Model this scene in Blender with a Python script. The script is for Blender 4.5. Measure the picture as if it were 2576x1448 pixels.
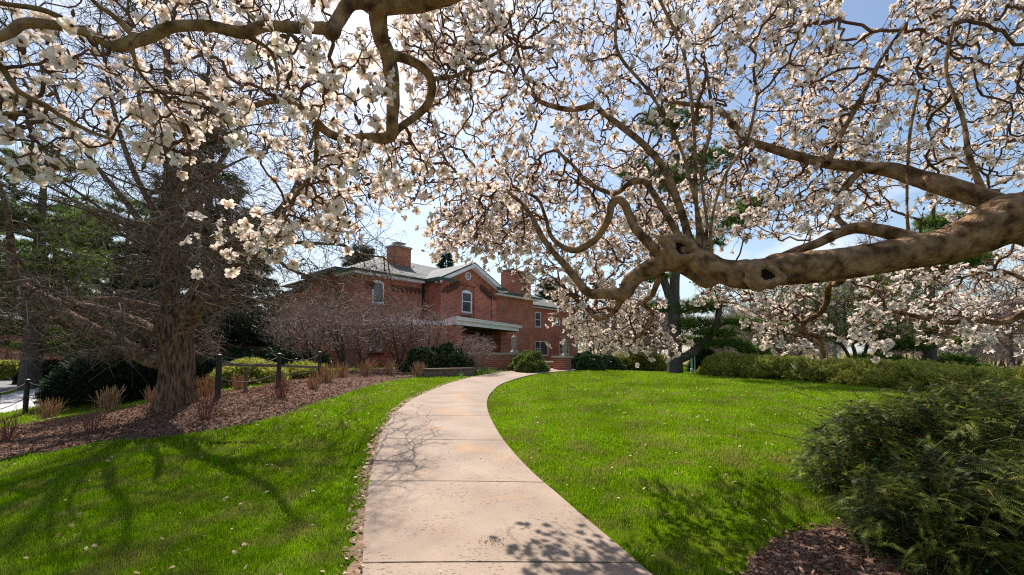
import bpy, math, random
import numpy as np
from mathutils import Vector, Matrix
R_ = math.radians
for o in list(bpy.data.objects): bpy.data.objects.remove(o)
scn = bpy.context.scene
col = scn.collection
rng = np.random.default_rng(7)
random.seed(7)

# ---------------------------------------------------------------- camera
F = 1050.0; PITCH = R_(3.5); CY = 823.8; HC = 1.5; FW = 2576.0
cam = bpy.data.cameras.new('camera'); camo = bpy.data.objects.new('camera', cam); col.objects.link(camo)
camo.location = (0, 0, HC); camo.rotation_euler = (math.pi/2 + PITCH, 0, 0)
cam.sensor_width = 36; cam.lens = F/FW*36; cam.shift_y = (CY-724)/FW
cam.clip_start = 0.05; cam.clip_end = 4000
scn.camera = camo
# ---------------------------------------------------------------- sun, sky, exposure
SUN_EL = R_(51); SX, SY = -0.43, 0.90
SUN_AZ = math.atan2(SX, SY)
sl = bpy.data.lights.new('sun', 'SUN'); sl.energy = 5.0; sl.angle = R_(0.55); sl.color = (1, .94, .86)
so = bpy.data.objects.new('sun', sl); col.objects.link(so)
sd = Vector((math.sin(SUN_AZ)*math.cos(SUN_EL), math.cos(SUN_AZ)*math.cos(SUN_EL), math.sin(SUN_EL)))
so.rotation_euler = sd.to_track_quat('Z', 'Y').to_euler(); so.location = (0, 0, 30)
w = bpy.data.worlds.new('World'); scn.world = w; w.use_nodes = True
nt = w.node_tree; nt.nodes.clear()
def N(t, typ, **k):
    n = t.nodes.new(typ)
    for a, b in k.items(): setattr(n, a, b)
    return n
out = N(nt, 'ShaderNodeOutputWorld'); bg = N(nt, 'ShaderNodeBackground'); sky = N(nt, 'ShaderNodeTexSky')
sky.sky_type = 'NISHITA'; sky.sun_disc = False; sky.sun_elevation = SUN_EL; sky.sun_rotation = SUN_AZ
sky.air_density = 1.2; sky.dust_density = 1.2; sky.ozone_density = 1.5
tc = N(nt, 'ShaderNodeTexCoord'); sep = N(nt, 'ShaderNodeSeparateXYZ'); nt.links.new(tc.outputs['Generated'], sep.inputs[0])
ad = N(nt, 'ShaderNodeMath', operation='ADD'); ad.inputs[1].default_value = .22; nt.links.new(sep.outputs['Z'], ad.inputs[0])
dv = N(nt, 'ShaderNodeVectorMath', operation='DIVIDE'); cb = N(nt, 'ShaderNodeCombineXYZ')
for i in range(3): nt.links.new(ad.outputs[0], cb.inputs[i])
nt.links.new(tc.outputs['Generated'], dv.inputs[0]); nt.links.new(cb.outputs[0], dv.inputs[1])
nz = N(nt, 'ShaderNodeTexNoise'); nz.inputs['Scale'].default_value = 1.7; nz.inputs['Detail'].default_value = 9; nz.inputs['Roughness'].default_value = .56
nz.inputs['Distortion'].default_value = .35
nt.links.new(dv.outputs[0], nz.inputs['Vector'])
rp = N(nt, 'ShaderNodeValToRGB'); rp.color_ramp.elements[0].position = .50; rp.color_ramp.elements[1].position = .72
nt.links.new(nz.outputs['Fac'], rp.inputs[0])
mx = N(nt, 'ShaderNodeMix', data_type='RGBA'); nt.links.new(rp.outputs[0], mx.inputs[0]); nt.links.new(sky.outputs[0], mx.inputs[6])
mx.inputs[7].default_value = (6.0, 6.5, 7.3, 1)
nt.links.new(mx.outputs[2], bg.inputs[0]); bg.inputs[1].default_value = .095
nt.links.new(bg.outputs[0], out.inputs[0])
scn.view_settings.view_transform = 'Standard'; scn.view_settings.look = 'None'
scn.view_settings.exposure = 0.76; scn.view_settings.gamma = 1
scn.render.engine = 'CYCLES'
scn.cycles.use_denoising = False; scn.cycles.filter_width = 1.15; scn.cycles.sample_clamp_indirect = 4; scn.cycles.max_bounces = 6; scn.cycles.transparent_max_bounces = 6; scn.cycles.transmission_bounces = 4

# ---------------------------------------------------------------- projection helpers
cp, sp_ = math.cos(PITCH), math.sin(PITCH)
def raydir(px, py):
    xc = (px-1288)/F; yc = (CY-py)/F
    return np.array([xc, cp - yc*sp_, sp_ + yc*cp])
CAM = np.array([0, 0, HC])
def Pz(px, py, zc): return CAM + raydir(px, py)*zc
def atz(px, py, z):
    d = raydir(px, py); return CAM + d*((z-HC)/d[2])
def proj(p):
    v = np.asarray(p, float) - CAM
    zc = v[..., 1]*cp + v[..., 2]*sp_; yc = (-v[..., 1]*sp_ + v[..., 2]*cp)/zc
    return 1288 + F*v[..., 0]/zc, CY - F*yc, zc

# ---------------------------------------------------------------- terrain (thin plate spline through surveyed points)
tp = [(1268,1448,2.83),(1185,1300,3.83),(1135,1200,4.99),(1108,1110,6.6),(1108,1056,8.2),(1123,1018,10.2),(1155,990,12.6),
 (1202,965,15.5),(1272,945,18.5),(1365,935,20.5),(1395,927,23),
 (547,1008,8.83),(700,980,11.1),(803,957,14),(63,1042,11.5),(150,1014,15.1),(440,1030,8.6),
 (700,1050,7.5),(500,1090,6.8),(230,1120,6.67),(0,1160,6.4),(850,1000,10.1),(900,980,12),(1000,955,15.7),(1250,935,20),
 (0,1080,8.9),(240,1040,10.4),(150,1050,11),(480,995,12),(1778,950,18),(2250,995,12),(1600,940,20),(1450,932,21),
 (2000,1150,5.5),(1800,1300,3.9),(2040,1448,2.83),(1700,1050,8.5),(920,925,25),(690,935,27),
 (700,938,20),(300,1000,14),(60,945,35),(0,1000,17),(600,1300,3.95),(100,1440,2.9),(2000,930,38),(2400,945,33),(2400,930,58),(1700,938,26),(1500,932,30)]
TP = []
for a in tp:
    p = Pz(*a); TP.append((p[0], p[1], p[2]))
TP += [(0,0,0),(-3,0,-.05),(4,0,0),(-8,0,-.4),(8,1,.05),(0,-6,0),(-10,-8,-.4),(10,-8,.1),(6,8,.15),(4,33,.66),(0,40,.7),(-12,36,.6),(12,40,.5),(-30,15,-.9),(-35,30,-.8),
       (30,18,-.3),(25,6,0),(0,60,.6),(-40,60,-.9),(45,50,-1.2),(40,80,-1.6)]
for k in range(16):
    a = k*math.pi/8
    for rr, zz in ((130, -1.2), (420, -1.4), (1200, -1.4)): TP.append((rr*math.cos(a), rr*math.sin(a), zz))
TP = np.array(TP); nT = len(TP)
def _U(r2): return np.where(r2 > 1e-9, .5*r2*np.log(np.maximum(r2, 1e-9)), 0)
_d2 = ((TP[:, None, :2]-TP[None, :, :2])**2).sum(-1)
_A = np.zeros((nT+3, nT+3)); _A[:nT, :nT] = _U(_d2) + np.eye(nT)*.25
_A[:nT, nT] = 1; _A[:nT, nT+1:] = TP[:, :2]; _A[nT, :nT] = 1; _A[nT+1:, :nT] = TP[:, :2].T
_W = np.linalg.solve(_A, np.concatenate([TP[:, 2], np.zeros(3)]))
def tz(x, y):
    x = np.asarray(x, float); y = np.asarray(y, float); sh = x.shape; x = x.ravel(); y = y.ravel()
    o = np.empty(len(x))
    for i in range(0, len(x), 20000):
        xx, yy = x[i:i+20000], y[i:i+20000]
        o[i:i+20000] = _U((xx[:, None]-TP[:, 0])**2+(yy[:, None]-TP[:, 1])**2)@_W[:nT] + _W[nT]+_W[nT+1]*xx+_W[nT+2]*yy
    return o.reshape(sh)
def tz1(x, y): return float(tz(np.array([x]), np.array([y]))[0])
def G(px, py, zmax=200):
    d = raydir(px, py); s = np.concatenate([np.arange(1.5, 40, .05), np.arange(40, zmax, .5)])
    q = CAM + s[:, None]*d; h = q[:, 2]-tz(q[:, 0], q[:, 1])
    i = np.argmax(h < 0)
    if h[i] >= 0: i = len(s)-1
    f = h[i-1]/(h[i-1]-h[i]) if i > 0 and h[i] < 0 else 0
    p = q[i-1]*(1-f)+q[i]*f
    return np.array([p[0], p[1], tz1(p[0], p[1])])
def Gd(px, zc):
    "ground point at image column px and depth zc"
    x = (px-1288)/F*zc; y = zc/cp; z = tz1(x, y)
    for _ in range(3):
        y = (zc-(z-HC)*sp_)/cp; z = tz1(x, y)
    return np.array([x, y, z])

# ---------------------------------------------------------------- object helpers
def tag(o, label=None, cat=None, group=None, kind=None):
    if label: o['label'] = label
    if cat: o['category'] = cat
    if group: o['group'] = group
    if kind: o['kind'] = kind
    return o
def empty(name, loc=(0,0,0), rz=0, **k):
    o = bpy.data.objects.new(name, None); col.objects.link(o); o.location = tuple(loc); o.rotation_euler = (0, 0, rz)
    o.empty_display_size = .2
    return tag(o, **k)
def mesh_np(name, V, Fs, mat=None, parent=None, smooth=False, loc=None, rz=0, **k):
    "Fs: array of faces (n,3) or (n,4), or a list of such arrays"
    if not isinstance(Fs, (list, tuple)): Fs = [Fs]
    Fs = [np.asarray(f, np.int32) for f in Fs if len(f)]
    V = np.asarray(V, np.float32)
    me = bpy.data.meshes.new(name)
    me.vertices.add(len(V)); me.vertices.foreach_set('co', V.ravel())
    li = np.concatenate([f.ravel() for f in Fs]); tot = np.concatenate([np.full(len(f), f.shape[1], np.int32) for f in Fs])
    me.loops.add(len(li)); me.loops.foreach_set('vertex_index', li)
    st = np.concatenate([[0], np.cumsum(tot)[:-1]]).astype(np.int32)
    me.polygons.add(len(tot)); me.polygons.foreach_set('loop_start', st); me.polygons.foreach_set('loop_total', tot)
    me.polygons.foreach_set('use_smooth', np.full(len(tot), bool(smooth)))
    me.update(calc_edges=True)
    if mat: me.materials.append(mat)
    o = bpy.data.objects.new(name, me); col.objects.link(o)
    if parent: o.parent = parent
    if loc is not None: o.location = tuple(loc)
    if rz: o.rotation_euler = (0, 0, rz)
    return tag(o, **k)
class MB:
    def __init__(s): s.v = []; s.q = []; s.t = []; s.n = 0
    def add(s, V, q=None, t=None):
        V = np.asarray(V, float).reshape(-1, 3); s.v.append(V)
        if q is not None and len(q): s.q.append(np.asarray(q, int)+s.n)
        if t is not None and len(t): s.t.append(np.asarray(t, int)+s.n)
        s.n += len(V); return s
    def box(s, x0, x1, y0, y1, z0, z1):
        V = [(x, y, z) for z in (z0, z1) for y in (y0, y1) for x in (x0, x1)]
        return s.add(V, [(0,2,3,1),(4,5,7,6),(0,1,5,4),(2,6,7,3),(0,4,6,2),(1,3,7,5)])
    def bar(s, a, b, w, h=None, up=(0,0,1)):
        a = np.array(a, float); b = np.array(b, float); h = h or w
        d = (b-a)/np.linalg.norm(b-a); u = np.array(up, float); r = np.cross(d, u)
        if np.linalg.norm(r) < 1e-4: r = np.cross(d, (1, 0, 0))
        r /= np.linalg.norm(r); u = np.cross(r, d)
        V = [p+r*sx*w/2+u*sy*h/2 for p in (a, b) for sx, sy in ((-1,-1),(1,-1),(1,1),(-1,1))]
        return s.add(V, [(0,1,5,4),(1,2,6,5),(2,3,7,6),(3,0,4,7),(3,2,1,0),(4,5,6,7)])
    def poly(s, pts):
        pts = np.asarray(pts, float); n = len(pts)
        if n == 4: return s.add(pts, [(0,1,2,3)])
        return s.add(pts, t=[(0, i, i+1) for i in range(1, n-1)])
    def prism(s, pts2, z0, z1):
        p = np.asarray(pts2, float); n = len(p)
        V = np.vstack([np.c_[p, np.full(n, z0)], np.c_[p, np.full(n, z1)]])
        q = [(i, (i+1) % n, n+(i+1) % n, n+i) for i in range(n)]
        s.add(V, q)
        from mathutils.geometry import tessellate_polygon
        T = tessellate_polygon([[Vector((a, b, 0)) for a, b in p]])
        t = [(a, b, c) for a, b, c in T]
        return s.add(V, t=[(c, b, a) for a, b, c in t]+[(a+n, b+n, c+n) for a, b, c in t])
    def lathe(s, prof, n=16, c=(0, 0, 0), cap=True):
        V = []; q = []; m = len(prof)
        for r, z in prof:
            for k in range(n):
                a = 2*math.pi*k/n; V.append((c[0]+r*math.cos(a), c[1]+r*math.sin(a), c[2]+z))
        for i in range(m-1):
            for k in range(n): q.append((i*n+k, i*n+(k+1) % n, (i+1)*n+(k+1) % n, (i+1)*n+k))
        return s.add(V, q)
    def tube(s, pts, rad, n=8, lump=None):
        V, q = sweep(np.asarray(pts, float), np.asarray(rad, float), n, lump); return s.add(V, q)
    def build(s, name, mat=None, parent=None, smooth=False, **k):
        Fs = []
        if s.q: Fs.append(np.concatenate(s.q))
        if s.t: Fs.append(np.concatenate(s.t))
        return mesh_np(name, np.concatenate(s.v), Fs, mat, parent, smooth, **k)
def catmull(P, sub):
    P = np.asarray(P, float)
    Q = np.vstack([2*P[0]-P[1], P, 2*P[-1]-P[-2]]); o = []
    for i in range(1, len(Q)-2):
        for k in range(sub):
            t = k/sub; a, b, c, d = Q[i-1], Q[i], Q[i+1], Q[i+2]
            o.append(.5*((2*b)+(-a+c)*t+(2*a-5*b+4*c-d)*t*t+(-a+3*b-3*c+d)*t**3))
    o.append(P[-1]); return np.array(o)
def sweep(P, r, n=8, lump=None):
    m = len(P); T = np.gradient(P, axis=0); T /= np.linalg.norm(T, axis=1)[:, None]+1e-12
    u = np.cross(T[0], (0, 0, 1.)); 
    if np.linalg.norm(u) < .1: u = np.cross(T[0], (1., 0, 0))
    u /= np.linalg.norm(u); V = np.zeros((m, n, 3)); ang = np.arange(n)*2*math.pi/n
    for i in range(m):
        u = u - T[i]*u.dot(T[i]); u /= np.linalg.norm(u); v = np.cross(T[i], u)
        rr = r[i]*np.ones(n)
        if lump is not None: rr = rr*lump(i, ang, P[i])
        V[i] = P[i] + (np.cos(ang)*rr)[:, None]*u + (np.sin(ang)*rr)[:, None]*v
    a = np.arange(m-1)[:, None]*n; k = np.arange(n)[None, :]; k2 = (k+1) % n
    q = np.stack([a+k, a+k2, a+n+k2, a+n+k], -1).reshape(-1, 4)
    return V.reshape(-1, 3), q
def segs(A, B, ra, rb, n=3):
    "many independent tapered prisms"
    A = np.asarray(A); B = np.asarray(B); d = B-A; L = np.linalg.norm(d, axis=1)[:, None]+1e-9; d = d/L
    ref = np.where(np.abs(d[:, 2:3]) > .9, np.array([[1., 0, 0]]), np.array([[0, 0, 1.]]))
    u = np.cross(d, ref); u /= np.linalg.norm(u, axis=1)[:, None]+1e-9; v = np.cross(d, u)
    an = np.arange(n)*2*math.pi/n
    ring = np.cos(an)[None, :, None]*u[:, None]+np.sin(an)[None, :, None]*v[:, None]
    ra = np.asarray(ra)*np.ones(len(A)); rb = np.asarray(rb)*np.ones(len(A))
    V = np.concatenate([A[:, None]+ring*ra[:, None, None], B[:, None]+ring*rb[:, None, None]], 1).reshape(-1, 3)
    b = np.arange(len(A))[:, None]*2*n; k = np.arange(n)[None]; k2 = (k+1) % n
    return V, np.stack([b+k, b+k2, b+n+k2, b+n+k], -1).reshape(-1, 4)
def inst(TV, TF, P, Rm, s):
    "copies of a template: TV (v,3), TF faces; P (n,3), Rm (n,3,3), s (n) or (n,3)"
    TV = np.asarray(TV, float); TF = np.asarray(TF, int); n = len(P); s = np.asarray(s, float)
    if s.ndim == 1: s = np.repeat(s[:, None], 3, 1)
    V = np.einsum('nij,nvj->nvi', Rm, TV[None]*s[:, None, :]) + np.asarray(P)[:, None]
    Fo = (TF[None] + (np.arange(n)*len(TV))[:, None, None]).reshape(-1, TF.shape[1])
    return V.reshape(-1, 3), Fo
def frames(D, spin=None, up=None):
    "rotation matrices whose local +Y is D; local Z close to up"
    D = np.asarray(D, float); D = D/(np.linalg.norm(D, axis=1)[:, None]+1e-9); n = len(D)
    U = np.tile([[0, 0, 1.]], (n, 1)) if up is None else up
    X = np.cross(D, U); bad = np.linalg.norm(X, axis=1) < .05; X[bad] = [1, 0, 0]; X /= np.linalg.norm(X, axis=1)[:, None]
    Z = np.cross(X, D)
    if spin is not None:
        c, s = np.cos(spin)[:, None], np.sin(spin)[:, None]; X, Z = X*c+Z*s, -X*s+Z*c
    return np.stack([X, D, Z], -1)
def rdir(n, r=rng):
    v = r.normal(size=(n, 3)); return v/np.linalg.norm(v, axis=1)[:, None]
def inpoly(x, y, poly):
    x = np.asarray(x); y = np.asarray(y); c = np.zeros(x.shape, bool); n = len(poly)
    for i in range(n):
        x0, y0 = poly[i][:2]; x1, y1 = poly[(i+1) % n][:2]
        if y0 == y1: continue
        c ^= ((y0 > y) != (y1 > y)) & (x < (x1-x0)*(y-y0)/(y1-y0)+x0)
    return c
def polysample(poly, n, r=rng):
    p = np.array([q[:2] for q in poly], float); lo = p.min(0); hi = p.max(0); o = []
    while sum(map(len, o)) < n:
        c = lo + r.random((n*2+10, 2))*(hi-lo); o.append(c[inpoly(c[:, 0], c[:, 1], poly)])
    return np.concatenate(o)[:n]
def copy_tree(o, parent=None):
    c = o.copy(); col.objects.link(c); c.parent = parent
    for ch in list(o.children): copy_tree(ch, c)
    return c
def vnoise(P, seed=0, f=1.0):
    "cheap smooth noise -1..1 from sines"
    r = np.random.default_rng(seed); o = 0
    for k in range(6):
        d = r.normal(size=3)*f*(1+.6*k); o = o+np.sin(P@d+r.random()*6.28)/(1+.5*k)
    return o/3.2

# ---------------------------------------------------------------- materials
MATS = {}
def lin(c): return tuple(c)+(1,) if len(c) == 3 else c
def mat(name, c1, c2=None, scale=6, rough=.8, bump=0, bscale=None, trans=0, island=False, detail=4, spec=.3, stretch=None, lo=.35, hi=.65, c3=None, metallic=0, bdist=.02, tcol=None):
    m = bpy.data.materials.new(name); m.use_nodes = True; t = m.node_tree; t.nodes.clear()
    o = N(t, 'ShaderNodeOutputMaterial'); b = N(t, 'ShaderNodeBsdfPrincipled')
    b.inputs['Roughness'].default_value = rough; b.inputs['Specular IOR Level'].default_value = spec; b.inputs['Metallic'].default_value = metallic
    tc = N(t, 'ShaderNodeTexCoord'); vec = tc.outputs['Object']
    if stretch:
        mp = N(t, 'ShaderNodeMapping'); mp.inputs['Scale'].default_value = stretch; t.links.new(vec, mp.inputs[0]); vec = mp.outputs[0]
    if c2 is None: b.inputs['Base Color'].default_value = lin(c1); cs = None
    else:
        r = N(t, 'ShaderNodeValToRGB'); e = r.color_ramp.elements
        e[0].position = lo; e[1].position = hi; e[0].color = lin(c1); e[1].color = lin(c2)
        if c3:
            x = r.color_ramp.elements.new(.999); x.color = lin(c3)
        n = N(t, 'ShaderNodeTexNoise'); n.inputs['Scale'].default_value = scale; n.inputs['Detail'].default_value = detail; t.links.new(vec, n.inputs['Vector'])
        fac = n.outputs['Fac']
        if island:
            g = N(t, 'ShaderNodeNewGeometry'); mm = N(t, 'ShaderNodeMath', operation='MULTIPLY_ADD')
            t.links.new(g.outputs['Random Per Island'], mm.inputs[0]); mm.inputs[1].default_value = .6
            m3 = N(t, 'ShaderNodeMath', operation='MULTIPLY'); t.links.new(fac, m3.inputs[0]); m3.inputs[1].default_value = .4
            t.links.new(m3.outputs[0], mm.inputs[2]); fac = mm.outputs[0]
        t.links.new(fac, r.inputs[0]); t.links.new(r.outputs[0], b.inputs['Base Color']); cs = r.outputs[0]
    if bump:
        bn = N(t, 'ShaderNodeTexNoise'); bn.inputs['Scale'].default_value = bscale or scale*3; bn.inputs['Detail'].default_value = 6; t.links.new(vec, bn.inputs['Vector'])
        bp = N(t, 'ShaderNodeBump'); bp.inputs['Strength'].default_value = bump; bp.inputs['Distance'].default_value = bdist
        t.links.new(bn.outputs['Fac'], bp.inputs['Height']); t.links.new(bp.outputs[0], b.inputs['Normal'])
    if trans:
        tr = N(t, 'ShaderNodeBsdfTranslucent'); ms = N(t, 'ShaderNodeMixShader'); ms.inputs[0].default_value = trans
        if tcol: tr.inputs[0].default_value = lin(tcol)
        elif cs: t.links.new(cs, tr.inputs[0])
        else: tr.inputs[0].default_value = lin(c1)
        t.links.new(b.outputs[0], ms.inputs[1]); t.links.new(tr.outputs[0], ms.inputs[2]); t.links.new(ms.outputs[0], o.inputs[0])
    else: t.links.new(b.outputs[0], o.inputs[0])
    MATS[name] = m; return m
def brick_mat(name, c1, c2, mortar, sc=1.0, rough=.85):
    m = bpy.data.materials.new(name); m.use_nodes = True; t = m.node_tree; t.nodes.clear()
    o = N(t, 'ShaderNodeOutputMaterial'); b = N(t, 'ShaderNodeBsdfPrincipled'); b.inputs['Roughness'].default_value = rough; b.inputs['Specular IOR Level'].default_value = .2
    tc = N(t, 'ShaderNodeTexCoord'); s = N(t, 'ShaderNodeSeparateXYZ'); t.links.new(tc.outputs['Object'], s.inputs[0])
    a = N(t, 'ShaderNodeMath', operation='ADD'); t.links.new(s.outputs[0], a.inputs[0]); t.links.new(s.outputs[1], a.inputs[1])
    c = N(t, 'ShaderNodeCombineXYZ'); t.links.new(a.outputs[0], c.inputs[0]); t.links.new(s.outputs[2], c.inputs[1])
    br = N(t, 'ShaderNodeTexBrick'); t.links.new(c.outputs[0], br.inputs[0])
    br.inputs['Scale'].default_value = sc; br.inputs['Brick Width'].default_value = .26; br.inputs['Row Height'].default_value = .095
    br.inputs['Mortar Size'].default_value = .012; br.inputs['Mortar Smooth'].default_value = .2; br.inputs['Bias'].default_value = -.1
    br.inputs['Color1'].default_value = lin(c1); br.inputs['Color2'].default_value = lin(c2); br.inputs['Mortar'].default_value = lin(mortar)
    n = N(t, 'ShaderNodeTexNoise'); n.inputs['Scale'].default_value = .9; n.inputs['Detail'].default_value = 8; t.links.new(tc.outputs['Object'], n.inputs['Vector'])
    r = N(t, 'ShaderNodeMapRange'); t.links.new(n.outputs['Fac'], r.inputs[0]); r.inputs[1].default_value = .3; r.inputs[2].default_value = .7; r.inputs[3].default_value = .72; r.inputs[4].default_value = 1.15
    mu = N(t, 'ShaderNodeMix', data_type='RGBA', blend_type='MULTIPLY'); mu.inputs[0].default_value = 1; t.links.new(br.outputs[0], mu.inputs[6]); t.links.new(r.outputs[0], mu.inputs[7])
    t.links.new(mu.outputs[2], b.inputs['Base Color'])
    bp = N(t, 'ShaderNodeBump'); bp.inputs['Strength'].default_value = .5; bp.inputs['Distance'].default_value = .006; bp.invert = True
    t.links.new(br.outputs['Fac'], bp.inputs['Height']); t.links.new(bp.outputs[0], b.inputs['Normal'])
    t.links.new(b.outputs[0], o.inputs[0]); return m
M = {}
M['brick'] = brick_mat('red_brick', (.52,.135,.07), (.30,.072,.042), (.50,.30,.22)); M['brickdark'] = brick_mat('dark_brick', (.13,.035,.022), (.09,.025,.018), (.16,.10,.08))
M['brick_orange'] = brick_mat('orange_brick', (.38,.10,.045), (.28,.07,.035), (.36,.26,.2))
M['slate'] = brick_mat('slate', (.20,.19,.18), (.115,.12,.115), (.04,.04,.04), sc=.45, rough=.8)
M['copper'] = mat('verdigris', (.03,.05,.042), (.06,.10,.085), scale=5, rough=.6)
M['white'] = mat('white_paint', (.90,.85,.86), (.82,.78,.79), scale=3, rough=.5)
M['glass'] = mat('window_glass', (.02,.025,.03), (.05,.06,.07), scale=1.2, rough=.06, spec=.8)
M['blind'] = mat('blind', (.16,.19,.20), (.12,.14,.15), scale=2, rough=.35, spec=.6)
M['stone'] = mat('cap_stone', (.42,.38,.33), (.30,.27,.24), scale=9, rough=.85, bump=.3)
M['caststone'] = mat('cast_stone', (.34,.27,.22), (.24,.19,.16), scale=14, rough=.85, bump=.3)
M['door'] = mat('dark_door', (.03,.012,.01), (.05,.02,.015), scale=4, rough=.5)
M['black'] = mat('black_paint', (.012,.012,.014), (.03,.03,.032), scale=20, rough=.5)
M['rail'] = mat('weathered_timber', (.12,.085,.06), (.2,.15,.11), scale=10, rough=.85, bump=.4)
M['drystone'] = mat('planter_stone', (.10,.065,.05), (.24,.17,.13), scale=7, rough=.9, bump=.6, stretch=(1,1,5))
M['frost'] = mat('frosted_pane', (.5,.47,.42), (.42,.4,.36), scale=3, rough=.3)
M['greenpaint'] = mat('pale_green_paint', (.35,.52,.45), (.28,.42,.37), scale=6, rough=.5)
M['magbark'] = mat('magnolia_bark', (.085,.045,.024), (.34,.205,.115), scale=13, rough=.95, bump=1, bscale=34, spec=.05, c3=(.42,.31,.21), bdist=.03, detail=12, lo=.36, hi=.60)
M['twig'] = mat('magnolia_twig', (.085,.040,.026), (.17,.09,.058), scale=12, rough=.8, spec=.1)
M['wound'] = mat('dead_wood', (.46,.27,.15), (.22,.13,.08), scale=30, rough=.95, bump=1, detail=8)
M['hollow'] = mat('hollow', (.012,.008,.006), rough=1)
M['petal'] = mat('petal', (.78,.665,.59), (.92,.85,.785), scale=8, rough=.6, trans=.42, island=True, spec=.1, tcol=(.91,.77,.685), lo=.2, hi=.6)
M['bud'] = mat('bud', (.10,.055,.03), (.26,.18,.10), scale=40, rough=.85, island=True)
M['newleaf'] = mat('new_leaf', (.30,.42,.04), (.4,.5,.06), scale=40, rough=.5, trans=.5)
M['redbark'] = mat('fibrous_bark', (.055,.032,.021), (.30,.19,.13), scale=7, rough=.95, bump=1, bscale=11, stretch=(4,4,.75), bdist=.06, spec=.03, detail=10, lo=.36, hi=.64); M['limbbark'] = mat('limb_bark', (.07,.040,.027), (.32,.215,.15), scale=14, rough=.95, bump=1, bscale=26, bdist=.03, spec=.03, detail=9, lo=.36, hi=.66)
M['greytwig'] = mat('grey_twig', (.09,.058,.042), (.36,.27,.215), scale=6, rough=.85, island=True, spec=.05, lo=.35, hi=.95)
M['purpletwig'] = mat('purple_twig', (.17,.105,.09), (.55,.43,.38), scale=6, rough=.85, island=True, spec=.05, lo=.3, hi=.95)
M['fartwig'] = mat('far_twig', (.20,.15,.135), (.30,.24,.22), scale=2, rough=.9, island=True, spec=.05)
M['greenhaze'] = mat('budding_leaf', (.16,.20,.05), (.26,.30,.09), scale=4, rough=.7, trans=.4, island=True)
M['darkbark'] = mat('dark_bark', (.05,.038,.03), (.12,.095,.08), scale=6, rough=.9, bump=.8, stretch=(3,3,.6))
M['spruce'] = mat('spruce_needles', (.022,.042,.018), (.055,.085,.03), scale=1.5, rough=.6, trans=.15, island=True)
M['pine'] = mat('pine_needles', (.05,.105,.015), (.19,.26,.05), scale=1.2, rough=.6, trans=.4, island=True, spec=.1)
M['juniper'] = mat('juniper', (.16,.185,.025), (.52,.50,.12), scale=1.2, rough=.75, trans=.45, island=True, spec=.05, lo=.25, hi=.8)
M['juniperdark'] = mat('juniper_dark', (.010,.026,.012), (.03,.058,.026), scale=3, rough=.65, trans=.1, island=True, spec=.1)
M['yew'] = mat('yew', (.014,.032,.004), (.26,.31,.04), scale=6, rough=.5, trans=.22, island=False, spec=.22, lo=.44, hi=.66)
M['yewstem'] = mat('yew_stem', (.12,.09,.03), (.22,.13,.06), scale=9, rough=.8)
M['holly'] = mat('evergreen_leaf', (.025,.05,.015), (.08,.12,.04), scale=5, rough=.35, trans=.1, island=True, spec=.6)
M['brightbush'] = mat('bright_bush', (.07,.11,.02), (.2,.24,.05), scale=5, rough=.5, trans=.25, island=True)
M['straw'] = mat('straw_stems', (.30,.14,.07), (.50,.33,.19), scale=6, rough=.8, island=True)
M['redstem'] = mat('red_stems', (.16,.06,.045), (.28,.12,.09), scale=6, rough=.8, island=True)
M['ground'] = mat('turf_soil', (.035,.065,.002), (.08,.12,.005), scale=1.5, rough=1, bump=.3, bscale=30, spec=.0)
M['mulch'] = mat('mulch', (.075,.038,.025), (.19,.115,.085), scale=22, rough=.95, bump=1, bscale=45, detail=8, bdist=.03)
M['chip'] = mat('bark_chip', (.10,.045,.026), (.46,.28,.19), scale=3, rough=.95, island=True, spec=.05, lo=.3, hi=.95)
M['soil'] = mat('bare_soil', (.16,.095,.06), (.27,.18,.12), scale=18, rough=.95, bump=.6, bscale=40)
M['asphalt'] = mat('asphalt', (.15,.14,.14), (.2,.19,.19), scale=3, rough=.9, bump=.2, bscale=60)
M['walk'] = mat('sidewalk', (.42,.39,.37), (.5,.47,.45), scale=2, rough=.9)
M['leaf'] = mat('dead_leaf', (.33,.18,.09), (.62,.48,.33), scale=3, rough=.7, island=True, trans=.2)
M['fallen'] = mat('fallen_petal', (.75,.66,.6), (.5,.36,.28), scale=3, rough=.7, island=True)
M['grass'] = mat('grass_blade', (.105,.23,.003), (.32,.49,.012), scale=1.1, rough=.8, trans=.5, island=True, spec=.02, lo=.15, hi=.85)
M['drygrass'] = mat('dry_blade', (.22,.16,.05), (.42,.35,.17), scale=3, rough=.9, island=True, spec=.02)
M['roofgrey'] = mat('grey_roof', (.36,.35,.35), (.28,.27,.27), scale=3, rough=.6)
M['debris'] = mat('debris', (.05,.03,.02), (.12,.08,.05), scale=9, rough=.9, island=True)

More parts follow.
